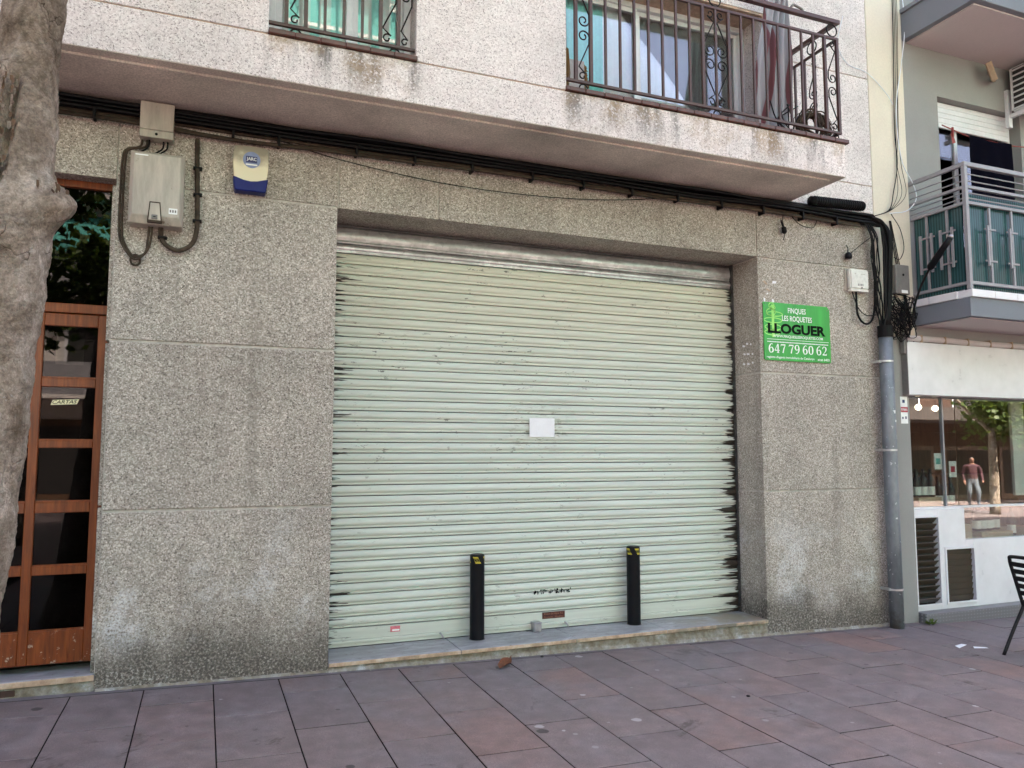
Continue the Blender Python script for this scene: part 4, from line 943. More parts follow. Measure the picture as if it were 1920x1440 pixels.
MB().tube(spline([(5.33, -.03, 3.82), (5.44, -.03, 3.68), (5.48, -.03, 3.50), (5.42, -.03, 3.38), (5.34, -.03, 3.39)], 8), .004, 5).build('looped_wire', 'black', None, smooth=True, label='thin black wire making an open loop on the cream pilaster', cat='wire')
for k in range(3):
    MB().tube(spline([(5.30 + .01 * k, -.03, 3.75), (5.36 + .02 * k, -.025, 3.4), (5.45 + .015 * k, -.02, 3.05), (5.50 + .01 * k, -.03, 2.75), (5.46, -.04, 2.5)], 8), .005, 5).build('side_wire', 'black', None, smooth=True, label='thin wire slanting down past the grey box on pilaster', cat='wire', group='slanting wires on the pilaster')
t = thing('grey_terminal', (5.43, 0, 3.03), 'flat grey terminal box on the cream pilaster behind the drop cables', 'terminal box')
bx('casing', 'grey_plastic', t, 5.335, 5.515, -.05, .0, 3.03, 3.32, bevel=.008); bx('label_strip', 'white_print', t, 5.40, 5.48, -.0515, -.0505, 3.04, 3.07); MB().tube([(5.43, -.054, 3.22), (5.43, -.05, 3.22)], .012, 10).build('cap', 'black', t)
m = MB(); r2 = random.Random(5)
for k in range(26):
    p = [(r2.uniform(5.20, 5.56), -r2.uniform(.02, .09), r2.uniform(2.55, 3.02)) for _ in range(5)]; m.tube(spline(p, 5), r2.choice((.003, .004, .006)), 5)
m.build('wire_tangle', 'black', None, smooth=True, label='dense tangle of thin black wires right of the pipe top', cat='wires', kind='stuff')

# ------------------------------------------------------------------ estate-agent sign
t = thing('letting_sign', (4.14, -.005, 2.315), 'green letting sign with black and white lettering on right pier', 'sign')
sx0, sx1, sz0, sz1, sy = 3.76, 4.52, 2.317, 2.842, -.016
bd = MB().prism([(sx0 + .012, sz0), (sx1 - .012, sz0), (sx1, sz0 + .012), (sx1, sz1 - .03), (sx1 - .03, sz1), (sx0 + .006, sz1), (sx0, sz1 - .006), (sx0, sz0 + .012)], sy + .002, -.003).build('board', 'sign_green', t, bevel=.001)
def ST(s, a, b, top, bot, mat, **k):
    text('lettering', s, sx0 + a * .76, sx0 + b * .76, sz1 - bot * .525, sz1 - top * .525, sy + .0005, mat, bd, **k)
ST('FINQUES', .36, .63, .075, .185, 'white_print', bold=.012); ST('LES ROQUETES', .27, .72, .215, .325, 'white_print', bold=.012)
ST('LLOGUER', .055, .925, .355, .535, 'black_print', bold=.045); ST('WWW.FINQUESLESROQUETES.COM', .13, .88, .555, .61, 'white_print', bold=.014)
ST("registre d'agents immobiliaris de Catalunya", .03, .74, .92, .972, 'white_print', bold=.012); ST('aicat 6403', .79, .97, .925, .968, 'white_print', bold=.012)
bx('rule', 'white_print', bd, sx0 + .04 * .76, sx0 + .97 * .76, sy + .0003, sy + .0012, sz1 - .640 * .525, sz1 - .633 * .525)
xx = sx0 + .045 * .76
while xx < sx0 + .96 * .76:
    w_ = random.uniform(.006, .016); bx('small_print', 'white_print', bd, xx, xx + w_, sy + .0003, sy + .0012, sz1 - .690 * .525, sz1 - .672 * .525); xx += w_ + .004
# bold serif numerals drawn as strokes of varying weight
DG = {'6': [[(.78, .93, .10), (.52, .97, .10), (.24, .72, .20), (.17, .38, .24), (.30, .08, .14), (.52, .03, .10), (.76, .12, .18), (.84, .32, .24), (.72, .54, .16), (.50, .58, .09), (.26, .44, .08)]],
      '4': [[(.62, 1, .10), (.34, .62, .09), (.08, .30, .09)], [(.06, .28, .13), (.96, .28, .13)], [(.66, .98, .24), (.66, .04, .24)], [(.44, .02, .06), (.88, .02, .06)]],
      '7': [[(.08, .74, .06), (.14, .93, .10)], [(.10, .92, .17), (.92, .92, .17)], [(.90, .90, .10), (.62, .48, .18), (.46, .02, .22)]],
      '9': [[(.22, .07, .10), (.48, .03, .10), (.76, .28, .20), (.83, .62, .24), (.70, .92, .14), (.48, .97, .10), (.24, .88, .18), (.16, .68, .24), (.28, .46, .16), (.50, .42, .09), (.74, .56, .08)]],
      '0': [[(.50, .97, .09), (.24, .84, .18), (.16, .5, .25), (.24, .16, .18), (.50, .03, .09), (.76, .16, .18), (.84, .5, .25), (.76, .84, .18), (.50, .97, .09)]],
      '2': [[(.14, .72, .16), (.26, .92, .12), (.50, .97, .10), (.76, .86, .20), (.78, .66, .22), (.60, .40, .12), (.14, .06, .08)], [(.12, .07, .16), (.90, .07, .16)], [(.92, .24, .06), (.86, .08, .10)]]}
xa = .055
for ch in '647 79 60 62':
    if ch == ' ': xa += .033; continue
    m = MB(); x0_, wd, zb, hh = sx0 + xa * .76, .082 * .76, sz1 - .868 * .525, .155 * .525
    for stv in DG[ch]:
        pts = [Vector((a, b, c)) for a, b, c in stv]; sp = spline(pts, 7) if len(pts) > 3 else pts; vs = []
        for i, p in enumerate(sp):
            d = sp[min(i + 1, len(sp) - 1)] - sp[max(i - 1, 0)]; d = Vector((d.x * wd, d.y * hh)).normalized(); nn = Vector((-d.y, d.x)) * max(p.z, .05) * wd * .5
            c = Vector((x0_ + p.x * wd, zb + p.y * hh)); vs += [(c.x + nn.x, sy + .0005, c.y + nn.y), (c.x - nn.x, sy + .0005, c.y - nn.y)]
        m.add(vs, [(2 * i, 2 * i + 1, 2 * i + 3, 2 * i + 2) for i in range(len(sp) - 1)])
    m.build('numeral', 'white_print', bd); xa += .088
# pale spiral-tower emblem
m = MB(); ex = sx0 + .135 * .76; m.box(ex - .014, ex + .014, sy + .001, sy + .0016, sz1 - .60 * .525, sz1 - .02); m.build('emblem_stem', 'lime_print', bd)
for dx, zf, rx, rz in ((.0, .09, .028, .016), (-.012, .06, .03, .026), (.02, .20, .088, .020), (0, .31, .10, .022), (-.02, .17, .05, .03), (0, .43, .09, .026), (-.01, .52, .085, .024)):
    cx, cz = ex + dx, sz1 - zf * .525; vs = []; n = 28
    for k in range(n + 1):
        a = 2 * math.pi * k / n
        for q in (1, -1): vs.append((max(cx + (rx + q * .0045) * math.cos(a), sx0 + .003), sy + .0008, min(cz + (rz + q * .0045) * math.sin(a), sz1 - .003)))
    MB().add(vs, [(2 * k, 2 * k + 1, 2 * k + 3, 2 * k + 2) for k in range(n)]).build('emblem_ring', 'lime_print', bd)
for x, z in ((sx0 + .02, sz1 - .015), (sx1 - .03, sz1 - .035), (sx0 + .02, sz0 + .02), (sx1 - .02, sz0 + .02)): MB().tube([(x, sy - .001, z), (x, sy + .003, z)], .005, 8).build('screw', 'grey_plastic', t)
# scraps left of an older poster
for i, (x, z, wd, hh, tl) in enumerate(((3.80, 3.02, .055, .02, -35), (3.90, 3.03, .05, .026, 10), (3.83, 2.955, .05, .016, -20), (3.785, 2.855, .018, .06, 8), (3.88, 2.855, .024, .045, 15), (3.82, 2.92, .02, .012, 30))):
    a = R(tl); c, s_ = math.cos(a), math.sin(a)
    MB().prism([(x + u * c - v * s_, z + u * s_ + v * c) for u, v in ((-wd / 2, -hh * .4), (wd * .4, -hh / 2), (wd / 2, hh * .3), (-wd * .3, hh / 2))], -.003, -.0008).build('paper_scrap', 'mortar_peach' if i in (0, 2) else 'paper', None, label='torn paper scrap stuck to granite above the green sign', cat='paper scrap', group='torn scraps above the green sign')
for i, (y, z, wd) in enumerate(((.12, 2.46, .02), (.17, 2.47, .03), (.22, 2.455, .035), (.1, 2.37, .02), (.16, 2.375, .04), (.21, 2.38, .03), (.1, 2.29, .02), (.16, 2.285, .035), (.22, 2.29, .03))):
    MB().add([(3.7195, y - wd / 2, z), (3.7195, y + wd / 2, z + .006), (3.7195, y + wd / 3, z + .024), (3.7195, y - wd / 2, z + .015)] + [(3.7205, y - wd / 2, z), (3.7205, y + wd / 2, z + .006), (3.7205, y + wd / 3, z + .024), (3.7205, y - wd / 2, z + .015)], [(0, 1, 2, 3), (4, 5, 6, 7), (0, 1, 5, 4), (2, 3, 7, 6)]).build('glue_fleck', 'paper', None, label='pale glue fleck on the shutter reveal', cat='fleck', group='glue flecks on the reveal')

# ------------------------------------------------------------------ shutter notices, lock, bollards
m = MB(); vs = []; n = 10
for i in range(n + 1):
    for j in (0, 1): vs.append((1.645 + .226 * i / n, S - .0265 - .003 * math.sin(i * .7), 1.625 + .155 * j + .002 * i / n))
m.add(vs + [(a, b + .0012, c) for a, b, c in vs], [(2 * i, 2 * i + 2, 2 * i + 3, 2 * i + 1) for i in range(n)] + [(22 + 2 * i, 22 + 2 * i + 1, 22 + 2 * i + 3, 22 + 2 * i + 2) for i in range(n)])
m.build('paper_notice', 'paper', None, label='blank white sheet taped to the middle of the roller shutter', cat='paper')
t = bx('pink_sticker', 'pink', None, .51, .585, S - .0122, S - .0104, .153, .195, label='small pink sticker on the shutter bottom rail', cat='sticker')
bx('print', 'white_print', t, .525, .58, S - .0132, S - .0124, .16, .172)
t = thing('shutter_lock', (1.69, S - .05, .068), 'small square steel lock block on the sill against the shutter', 'lock')
bx('body', 'steel', t, 1.655, 1.722, S - .09, S - .023, .069, .135, bevel=.005); bx('lip', 'steel', t, 1.652, 1.725, S - .093, S - .022, .1355, .143, bevel=.003)
t = MB()
rs = random.Random(9)
for i in range(60):
    x = 1.68 + .35 * rs.random(); z = .362 + rs.uniform(-.014, .014); q = rs.uniform(.004, .011)
    t.add([(x, S - .0195, z), (x + q, S - .0195, z + .002), (x + q * 1.2, S - .0195, z + rs.uniform(.008, .018)), (x - q * .2, S - .0195, z + .012)], [(0, 1, 2, 3)])
t.build('worn_lettering', 'black_print', shut, kind='stuff')
def bollard(x, label, a0):
    y, z = .262, .068
    t = thing('bollard', (x, y, z), label, 'bollard', 'black bollards before the shutter')
    MB().lathe([(.0565, 0), (.0565, .632), (.054, .641), (.044, .645)], (x, y, z), 32).build('post', 'black_gloss', t, smooth=False)
    for k in range(4):                               # hazard tape: slanted yellow stripes on the collar
        vs = []
        for i in range(7):
            for j in (0, 1):
                a = a0 + k * math.pi / 2 + (i / 6) * .75 - .45 * j; vs.append((x + .0572 * math.sin(a), y - .0572 * math.cos(a), z + .578 + .05 * j))
        MB().add(vs, [(2 * i, 2 * i + 2, 2 * i + 3, 2 * i + 1) for i in range(6)]).build('tape_stripe', 'yellow', t, smooth=True)
    MB().lathe([(.064, 0), (.062, .0015)], (x, y, z - .0002), 24).build('base_ring', 'grey_plastic', t)
bollard(1.165, 'left one of two black bollards with yellow striped collar, before the shutter', -.55)
bollard(2.555, 'right one of two black bollards with yellow striped collar, before the shutter', .15)

# ------------------------------------------------------------------ things on the balcony
m = MB(); r2 = random.Random(21)
for k in range(16):
    c = Vector((3.98 + r2.uniform(-.03, .03), -.46 + r2.uniform(-.02, .02), 4.30 + r2.uniform(-.03, .03))); rad = r2.uniform(.10, .155); tx = r2.uniform(-.3, .3)
    m.tube([(c.x + rad * math.cos(a), c.y + .04 * math.sin(a * 2 + k) + tx * .1 * math.sin(a), c.z + rad * .95 * math.sin(a)) for a in [2 * math.pi * i / 28 for i in range(29)]], r2.choice((.004, .006, .009)), 5, False)
for k in range(22):
    x = 4.0 + r2.uniform(-.05, .07); m.tube(spline([(x, -.53, 4.40), (x + r2.uniform(-.03, .03), -.56, 4.32), (x + r2.uniform(-.05, .05), -.58, 4.24), (x + r2.uniform(-.06, .06), -.57, 4.15)], 5), .0025, 4)
m.build('wire_coil', 'cable_brown', None, smooth=True, label='heap of coiled brown cables at the balcony corner', cat='cable coil')
m = MB()
for k in range(7): m.tube(spline([(3.72 + r2.uniform(-.08, .2), -.42, 4.16), (3.70 + r2.uniform(-.12, .16), -.45, 4.30), (3.68 + r2.uniform(-.2, .2), -.47, 4.46)], 5), .006, 5)
m.build('cable_ends', 'black', None, smooth=True, label='loose dark cable ends sticking up beside the coil', cat='cables')
n = 40; vs = []
for iz in range(25):
    v = iz / 24
    for ix in range(n + 1):
        u = ix / n; wd = .20 + .10 * math.sin(math.pi * v) + .03 * v; xc = 3.80 - .11 * v
        vs.append((xc + (u - .5) * wd + .02 * math.sin(v * 7 + u * 3), -.28 + .035 * math.sin(u * 22 + v * 2) + .015 * math.sin(u * 47 + v * 5), 5.75 - 1.56 * v))
f = [(i * (n + 1) + j, i * (n + 1) + j + 1, (i + 1) * (n + 1) + j + 1, (i + 1) * (n + 1) + j) for i in range(24) for j in range(n)]; k = len(vs)
MB().add(vs + [(a, b + .006, c) for a, b, c in vs], f + [tuple(k + q for q in g[::-1]) for g in f]).build('hanging_curtain', 'cloth', None, smooth=True, label='grey and maroon striped cloth hanging in the balcony', cat='cloth')
MB().tube([(3.84, -.34, 5.76), (3.84, .01, 5.76)], .010, 8).build('curtain_hook', 'iron_dark', None, label='short rod carrying the striped cloth above the balcony', cat='rod')
MB().tube(spline([(3.62, O + .03, 5.215), (3.64, O + .02, 5.245), (3.68, O + .03, 5.25), (3.74, O + .03, 5.235), (3.75, O + .03, 5.215)], 5), .011, 7).build('rail_clamp', 'grey_plastic', None, smooth=True, label='small metal clamp on the balcony handrail', cat='clamp')
t = thing('balcony_broom', (1.68, -.35, 4.105), 'straw broom with grey handle leaning at the left end of balcony', 'broom')
MB().tube([(1.645, -.36, 4.55), (1.66, -.30, 5.6)], .016, 8).build('handle', 'rail_grey', t, smooth=True)
m = MB()
for k in range(90):
    a = r2.uniform(0, 6.28); q = r2.uniform(0, .05); m.tube([(1.645 + q * .6 * math.cos(a), -.36 + q * .3 * math.sin(a), 4.60), (1.64 + q * math.cos(a), -.36 + q * .5 * math.sin(a), 4.40), (1.645 + q * .4 * math.cos(a) * r2.random(), -.36 + q * .4 * math.sin(a), 4.24 + r2.uniform(-.03, .05))], .004, 4)
m.build('bristles', 'straw', t)
t = thing('pale_board', (1.78, -.25, 4.105), 'pale weathered panel with brown fibrous right edge behind the balcony rail', 'panel')
bx('panel', 'board', t, 1.56, 1.86, -.27, -.25, 4.106, 4.58, bevel=.004)
m = MB()
for k in range(120):
    z = r2.uniform(4.13, 4.56); m.tube([(1.86, -.262, z), (1.87 + .035 * math.sin(math.pi * (z - 4.1) / .5) * r2.random(), -.27, z - r2.uniform(0, .05))], .004, 4)
m.build('fibre_edge', 'straw', t)

# ------------------------------------------------------------------ litter, weed and chair on the pavement
m = MB(); vs = []; n = 10
for i in range(n + 1):
    u = i / n; wd = .045 * math.sin(math.pi * (u * .92 + .05)) ** .7; c = Vector((1.14 + .13 * u, -.30 + .15 * u, 0))
    for q in (-1, 0, 1): vs.append((c.x - q * wd * .75, c.y + q * wd * .66, gz(c.x) + .006 + .016 * abs(q) + .02 * u * u + .008 * math.sin(u * 9 + q)))
m.add(vs, [(3 * i + j, 3 * i + 3 + j, 3 * i + 4 + j, 3 * i + 1 + j) for i in range(n) for j in (0, 1)]).tube([(1.262, -.165, gz(1.26) + .03), (1.30, -.12, gz(1.3) + .04)], .0025, 5)
m.build('dry_leaf', 'dry_leaf', None, smooth=True, label='curled brown dry leaf on paving below the marble sill', cat='leaf')
for i, (x, y, wd, hh, rt) in enumerate(((5.02, -.80, .085, .022, .3), (5.12, -.90, .06, .013, -.4))):
    c, s_ = math.cos(rt), math.sin(rt)
    MB().add([(x + u * c - v * s_, y + u * s_ + v * c, gz(x) + dz) for u, v, dz in ((-wd, -hh, .003), (wd, -hh * .7, .003), (wd * .8, hh, .006), (-wd * .9, hh * .8, .012))] + [(x, y, gz(x) + .009)], [(0, 1, 4), (1, 2, 4), (2, 3, 4), (3, 0, 4)]).build('torn_paper', 'curtain', None, label=['larger', 'smaller'][i] + ' scrap of crumpled white paper on the paving near the pipe', cat='paper')
MB().lathe([(.012, 0), (.013, .003), (.009, .008)], (2.42, -1.36, gz(2.42)), 10).build('bottle_cap', 'black', None, label='small black disc lying on the paving', cat='cap')
MB().lathe([(.011, 0), (.013, .006), (.006, .012)], (1.56, -.08, gz(1.56)), 8).build('pebble', 'shade_dark', None, label='dark pebble by the plinth', cat='pebble')
t = thing('weed', (5.52, -.10, gz(5.52)), 'small green weed at the foot of the shop step', 'weed'); m = MB(); ms = MB()
for k in range(46):
    a = r2.uniform(0, 6.28); l = r2.uniform(.03, .075); b_ = Vector((5.52 + .03 * math.cos(a) * r2.random(), -.095 + .02 * math.sin(a) * r2.random(), gz(5.52))); d = Vector((math.cos(a), math.sin(a) * .6 - .25, r2.uniform(.3, 1))).normalized(); s_ = d.cross(Vector((0, 0, 1))).normalized() * .011
    m.add([b_ + d * l * .4, b_ + d * l * .7 + s_, b_ + d * l * 1.1, b_ + d * l * .7 - s_], [(0, 1, 2, 3)])
    if k % 4 == 0: ms.tube([b_, b_ + d * l * .5], .0015, 4)
m.build('leaves', 'weed', t); ms.build('stalks', 'stem', t)

def chair():
    o = Vector((5.5, -1.40, gz(5.5))); F = Vector((.985, -.174, 0)).normalized(); L = Vector((F.y, -F.x, 0))     # facing, and its right-hand side
    def P(f, l, z): return tuple(o + F * f + L * l + Vector((0, 0, z)))
    t = thing('cafe_chair', tuple(o), 'black metal cafe chair with slatted back at right edge', 'chair')
    hw = .21
    top = spline([P(-.24, -hw, .38), P(-.305, -hw, .60), P(-.345, -hw, .745), P(-.35, -hw + .05, .775), P(-.35, hw - .05, .775), P(-.345, hw, .745), P(-.305, hw, .60), P(-.24, hw, .38)], 6)
    MB().tube(top, .014, 10).build('back_frame', 'chair_metal', t, smooth=True)
    for s_ in (-1, 1):
        MB().tube(spline([P(-.24, s_ * hw, .395), P(-.25, s_ * hw, .36), P(-.345, s_ * hw, .20), P(-.45, s_ * hw, .005)], 5), .013, 10).build('leg', 'chair_metal', t, smooth=True)
        MB().tube(spline([P(.20, s_ * hw, .43), P(.215, s_ * hw, .40), P(.235, s_ * hw, .005)], 5), .013, 10).build('leg', 'chair_metal', t, smooth=True)
        MB().tube([P(-.24, s_ * hw, .415), P(.20, s_ * hw, .43)], .013, 8).build('seat_rail', 'chair_metal', t)
    for k in range(5):
        z = .485 + k * .058; f = -.27 - .34 * (z - .485)
        vs = [P(f + dy, s_ * (hw - .012), z + dz) for dy, dz in ((-.006, .019), (.006, -.019)) for s_ in (-1, 1)]
        vs2 = [tuple(Vector(v) + F * .006) for v in vs]
        MB().add(vs + vs2, [(0, 1, 3, 2), (4, 6, 7, 5), (0, 4, 5, 1), (2, 3, 7, 6)]).build('back_slat', 'chair_metal', t)
    for k in range(7):
        f = -.21 + k * .065; vs = [P(f + df, s_ * hw, .437 + dz) for dz in (0, .006) for df in (0, .05) for s_ in (-1, 1)]
        MB().add(vs, [(0, 1, 3, 2), (4, 6, 7, 5), (0, 4, 5, 1), (2, 3, 7, 6)]).build('seat_slat', 'chair_metal', t)
chair()

# ------------------------------------------------------------------ the plane tree on the left
def trunk_mesh():
    ctrl = [(-.3, .30, -1.86, -1.90), (0, .255, -1.84, -1.90), (.4, .215, -1.785, -1.90), (.8, .20, -1.755, -1.90), (1.33, .188, -1.695, -1.90), (1.86, .178, -1.655, -1.90), (2.2, .172, -1.622, -1.90), (2.42, .165, -1.605, -1.90), (2.62, .142, -1.59, -1.90), (2.8, .122, -1.575, -1.90), (3.1, .113, -1.56, -1.89), (3.6, .108, -1.545, -1.88), (4.3, .10, -1.53, -1.88), (5.2, .088, -1.52, -1.9)]
    m = MB(); n = 120; zs = [-.3 + 5.5 * i / 500 for i in range(501)]
    def at(z):
        for a, b in zip(ctrl, ctrl[1:]):
            if z <= b[0]:
                t = (z - a[0]) / (b[0] - a[0]); t = t * t * (3 - 2 * t); return [a[i] + (b[i] - a[i]) * t for i in (1, 2, 3)]
        return ctrl[-1][1:]
    vs = []
    for z in zs:
        r, cx, cy = at(z)
        for k in range(n):
            a = 2 * math.pi * k / n; d = Vector((math.cos(a), math.sin(a), 0)); p = Vector((cx, cy, z)) + d * r
            q = .014 * mnoise.noise(p * 4.5) + .008 * mnoise.noise(p * 12) + .006 * mnoise.noise(p * 27) + .0045 * mnoise.noise(p * 58)
            rg_ = 1 - abs(mnoise.noise(p * 7 + Vector((3, 1, 8)))) * 6; q -= .008 * max(0, rg_) * max(0, mnoise.noise(p * 2.2 + Vector((9, 4, 2))) + .15)
            # pruned-branch burl towards the wall side and the fork swelling facing the camera
            for (kx, ka, kz, kr, kh) in ((.106, -18, 2.50, .088, 1), (.05, -125, 2.40, .16, 1), (.03, -100, 1.45, .12, 1), (.025, -60, .95, .1, 1)):
                da = math.atan2(math.sin(a - R(ka)), math.cos(a - R(ka))) * r; e = (da / (kr * .9)) ** 2 + ((z - kz) / kr) ** 2
                q += kx * math.exp(-e * 1.25)
            # vertical bark split under the fork
            da = math.atan2(math.sin(a - R(-97)), math.cos(a - R(-97))) * r
            if 2.5 < z < 3.02: q -= .045 * math.exp(-(da / .014) ** 2) * min(1, (3.02 - z) / .08, (z - 2.5) / .08); q += .016 * math.exp(-((abs(da) - .034) / .016) ** 2) * min(1, (3.02 - z) / .1, (z - 2.5) / .1)
            vs.append(tuple(p + d * q))
    N_ = len(zs)
    m.add(vs, [(i * n + k, i * n + (k + 1) % n, (i + 1) * n + (k + 1) % n, (i + 1) * n + k) for i in range(N_ - 1) for k in range(n)])
    return m
T = thing('plane_tree', (-1.84, -1.9, gz(-1.84)), 'pale-barked street tree trunk with a pruning burl in front of the door', 'tree')
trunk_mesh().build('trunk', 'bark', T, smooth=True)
m = MB(); r2 = random.Random(2)
for k in range(104):
    if k < 60: z = 2.56 + .44 * r2.random(); a = R(-97) + r2.choice((-1, 1)) * r2.uniform(.06, .24); rr_ = .142 - .02 * (z - 2.5)
    elif k < 90: z = 2.60 + r2.uniform(-.05, .06); a = R(-108) + r2.uniform(-.3, .3); rr_ = .152
    else: z = 2.56 + r2.uniform(-.02, .02); a = R(-35) + r2.uniform(-.4, .3); rr_ = .20 + .02 * math.cos((a - R(-18)) * 2)
    cx, cy = -1.583, -1.90; c = Vector((cx + rr_ * math.cos(a), cy + rr_ * math.sin(a), z)); l = r2.uniform(.012, .04); t_ = Vector((-math.sin(a), math.cos(a), 0)) * r2.uniform(.003, .008); o_ = Vector((math.cos(a), math.sin(a), 0)) * r2.uniform(.0, .012)
    m.add([c - t_, c + t_ * .6 + o_ * .5, c + t_ + o_ + Vector((0, 0, -l * .5)), c + t_ * .2 + o_ + Vector((0, 0, -l)), c - t_ + o_ * .4 + Vector((0, 0, -l * .7))], [(0, 1, 2, 3, 4)], k % 2)
m.build('bark_flakes', ['scar', 'bark'], T, kind='stuff')
limbs = []
lm = MB()
for k in range(6):
    a = k * 1.05 + .4; p0 = Vector((-1.52, -1.9, 4.9 + .05 * k)); p1 = p0 + Vector((math.cos(a) * .7, math.sin(a) * .7, .9)); p2 = p0 + Vector((math.cos(a) * 1.5, math.sin(a) * 1.4, 2.1)); p3 = p0 + Vector((math.cos(a + .2) * 1.9, math.sin(a + .2) * 1.8, 3.2))
    sp = spline([p0, p1, p2, p3], 5); MB().tube(sp, [.06 - .05 * i / (len(sp) - 1) for i in range(len(sp))], 8).build('limb', 'bark', T, smooth=True); limbs += [p1, p2, p3]
def crown(cs, n, rad, size, seed):
    rq = random.Random(seed); vs = []; fs = []
    for _ in range(n):
        c = rq.choice(cs); p = c + Vector((rq.gauss(0, rad), rq.gauss(0, rad), rq.gauss(0, rad * .7)))
        d = Vector((rq.uniform(-1, 1), rq.uniform(-1, 1), rq.uniform(-.6, .4))).normalized(); s_ = d.orthogonal().normalized(); s_ = (Matrix.Rotation(rq.uniform(0, 6), 3, d) @ s_) * size * .5; l = size * rq.uniform(.7, 1.2); b = len(vs)
        vs += [p, p + d * l * .5 + s_, p + d * l, p + d * l * .5 - s_]; fs.append((b, b + 1, b + 2, b + 3))
    return MB().add(vs, fs)
crown([p for p in limbs if p.z > 5.6], 2600, .45, .17, 4).build('crown', 'leaf', T)

# ------------------------------------------------------------------ the sunny far side of the street, seen in the panes
def far_tree(x, y, h, s, label):
    z0 = gz(x); t = thing('street_tree', (x, y, z0), label, 'tree', 'trees across the street')
    MB().tube(spline([(x, y, z0), (x + .05, y, z0 + 1.5), (x - .05, y + .05, z0 + h * .55)], 5), [.16, .15, .14, .14, .13, .12, .12, .11, .11, .10, .10], 10).build('trunk', 'bark', t, smooth=True)
    rq = random.Random(s); cs = [Vector((x + rq.gauss(0, 1.1), y + rq.gauss(0, 1.1), z0 + h * rq.uniform(.55, .95))) for _ in range(12)]
    for c in cs[:5]: MB().tube([(x - .05, y + .05, z0 + h * .5), tuple(c)], [.07, .02], 6).build('limb', 'bark', t)
    crown(cs, 4200, .45, .17, s).build('crown', 'leaf', t)
far_tree(2.5, -9.6, 6.5, 31, 'leafy tree across the street mirrored in the upper windows'); far_tree(22.5, -11.5, 5.2, 32, 'leafy tree across the street mirrored left in the shop window')
far_tree(33, -13.5, 5.0, 33, 'leafy tree across the street mirrored right in the shop window'); far_tree(-3.4, -8.2, 6.6, 34, 'shaded street tree behind the viewer mirrored in the door transom')
def far_house(x0, x1, y, h, mat, floors, label, seed, awn=True):
    zb = gz((x0 + x1) / 2) - .6; t = thing('far_house', ((x0 + x1) / 2, y - 2, zb), label, 'building', 'houses across the street'); rq = random.Random(seed)
    bx('wall', mat, t, x0, x1, y - 6, y, zb, zb + h)
    bx('roof', 'brick', t, x0, x1, y - 6.2, y + .3, zb + h, zb + h + .2)
    nb = int((x1 - x0) / 3.2); p = (x1 - x0) / nb
    for f in range(1, floors):
        z = zb + .8 + f * 3.0
        bl = bx('balcony', 'white_wall' if awn else 'brick', t, x0 + .3, x1 - .3, y, y + .9, z - .12, z)
        bx('balcony_panel', ('teal_awning' if rq.random() < .35 else 'rail_grey') if awn else 'brick', t, x0 + .3, x1 - .3, y + .86, y + .9, z, z + .95)
        for b_ in range(nb):
            cx = x0 + p * (b_ + .5); wn = bx('window', 'white_pvc', t, cx - .8, cx + .8, y + .002, y + .05, z + .05, z + 2.2); bx('pane', 'shade_dark', wn, cx - .7, cx + .7, y + .051, y + .056, z + .12, z + 2.1)
            if awn and rq.random() < .75:
                MB().add([(cx - 1.3, y + .05, z + 2.55), (cx + 1.3, y + .05, z + 2.55), (cx + 1.3, y + 1.25, z + 1.35), (cx - 1.3, y + 1.25, z + 1.35), (cx + 1.3, y + 1.26, z + 1.12), (cx - 1.3, y + 1.26, z + 1.12)], [(0, 1, 2, 3), (3, 2, 4, 5)]).build('awning', 'teal_awning', t)
    for b_ in range(nb):
        cx = x0 + p * (b_ + .5); d_ = bx('shop_door', 'shop_wood', t, cx - p * .42, cx + p * .42, y + .002, y + .05, zb + .3, zb + 3.1); bx('pane', 'shade_dark', d_, cx - p * .36, cx + p * .36, y + .051, y + .06, zb + .9, zb + 2.9)
    return t
far_house(-24, -6, -20, 15, 'white_wall', 5, 'white house with teal awnings mirrored in the entrance door', 1)
far_house(-5.9, 9, -20.5, 18, 'white_wall', 6, 'tall white house with teal awnings mirrored in the upper windows', 2)
far_house(9.1, 22.5, -20.2, 15.2, 'white_wall', 5, 'tall pale house with teal awnings mirrored in the balcony window', 3)
hs = far_house(22.6, 48, -19.5, 12, 'brick', 4, 'brown brick house with supermarket sign mirrored in the shop window', 4, False)
sg = bx('added_shade_canopy', 'shop_dark', hs, 22.8, 47.5, -19.49, -15.9, 2.75, 3.25)  # canopy added to shade the far shopfront so it mirrors dark
tx = text('lettering', 'SUPERMERCAT', 35.5, 28.5, 2.84, 3.14, -15.885, 'white_print', sg)

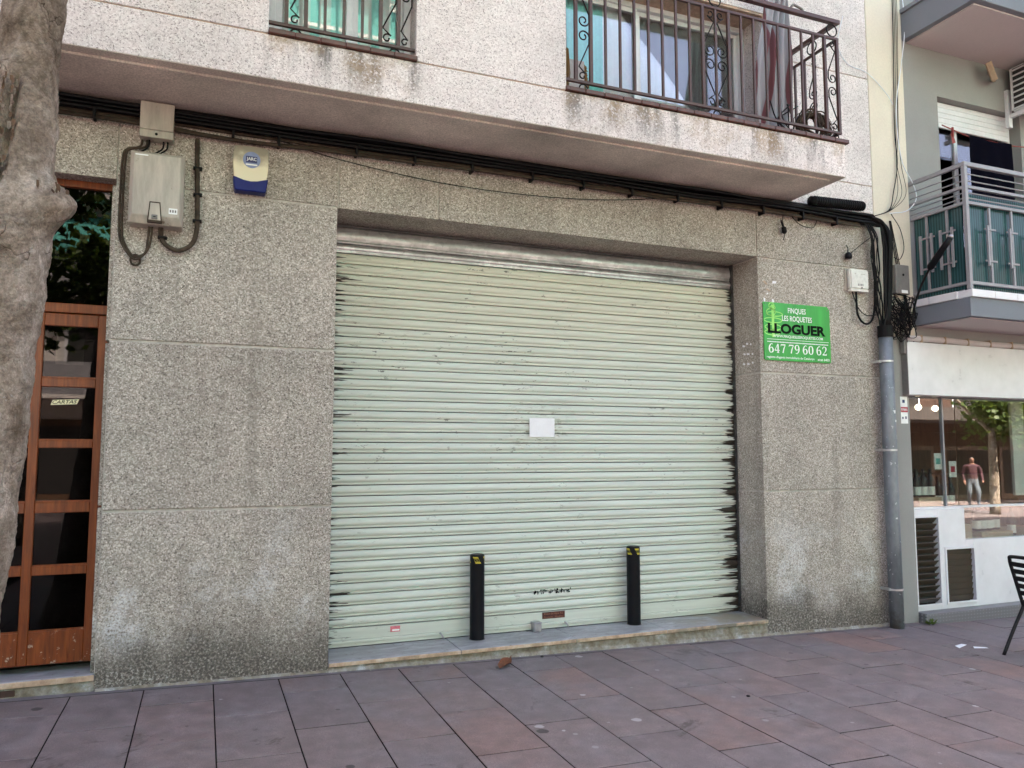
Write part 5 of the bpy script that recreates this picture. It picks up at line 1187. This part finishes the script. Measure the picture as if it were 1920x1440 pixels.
# a man walking on the far pavement, mirrored in the shop glass
def person(x, y, z0, face):
    cu = bpy.data.meshes.new('person'); J = {}
    pts = [('pel', 0, 0, .93, .15), ('wai', 0, .01, 1.08, .145), ('che', 0, .0, 1.30, .165), ('sho', 0, -.01, 1.44, .12), ('nec', 0, .0, 1.53, .055), ('jaw', 0, .025, 1.60, .075), ('hea', 0, .02, 1.68, .093), ('top', 0, .01, 1.755, .06),
           ('ls', -.19, -.01, 1.42, .07), ('le', -.245, -.05, 1.14, .05), ('lw', -.235, .06, .91, .034), ('lh', -.232, .085, .84, .042), ('lf', -.225, .105, .76, .02),
           ('rs', .19, -.01, 1.42, .07), ('re', .255, .0, 1.14, .05), ('rw', .24, .16, .96, .034), ('rh', .235, .20, .90, .042), ('rf', .225, .235, .83, .02),
           ('lk', -.11, .08, .50, .075), ('la', -.10, -.05, .10, .045), ('lt', -.12, .12, .045, .035), ('lp', -.09, -.0, .84, .10),
           ('rk', .11, .20, .52, .075), ('ra', .10, .16, .10, .045), ('rt', .12, .33, .045, .035), ('rp', .09, .02, .84, .10), ('nos', 0, .122, 1.665, .014)]
    ix = {p[0]: i for i, p in enumerate(pts)}
    ed = 'pel wai,wai che,che sho,sho nec,nec jaw,jaw hea,hea top,sho ls,ls le,le lw,lw lh,lh lf,sho rs,rs re,re rw,rw rh,rh rf,pel lp,lp lk,lk la,la lt,pel rp,rp rk,rk ra,ra rt,hea nos'.split(',')
    cu.from_pydata([p[1:4] for p in pts], [tuple(ix[q] for q in e.split()) for e in ed], [])
    o = bpy.data.objects.new('person', cu); COL.objects.link(o); o.modifiers.new('skin', 'SKIN')
    for i, sv in enumerate(cu.skin_vertices[0].data): sv.radius = (pts[i][4], pts[i][4] * (.78 if pts[i][0] in ('che', 'wai', 'sho', 'pel') else 1)); sv.use_root = (i == 0)
    sb = o.modifiers.new('sub', 'SUBSURF'); sb.levels = 2; sb.render_levels = 2
    bpy.context.view_layer.update(); me = bpy.data.meshes.new_from_object(o.evaluated_get(bpy.context.evaluated_depsgraph_get())); bpy.data.objects.remove(o)
    me.materials.clear()
    for q in ('skin', 'plum', 'jeans', 'shoe', 'hair'): me.materials.append(MT[q])
    for p in me.polygons:
        c = p.center; p.use_smooth = True
        p.material_index = 3 if c.z < .085 else 2 if (c.z < .98 and abs(c.x) < .205) else 0 if (c.z > 1.50 or c.z < .93) else 1
        if c.z > 1.715 or (c.z > 1.64 and c.y < -.01): p.material_index = 4
    b = place('person', me, (x, y, z0), None, rot=(0, 0, face), label='man in plum shirt and jeans walking, mirrored in the shop window', cat='person')
    return b
pr = person(26.5, -15.3, gz(27), R(38)); pr.scale = (1.24, 1.15, 1.06)
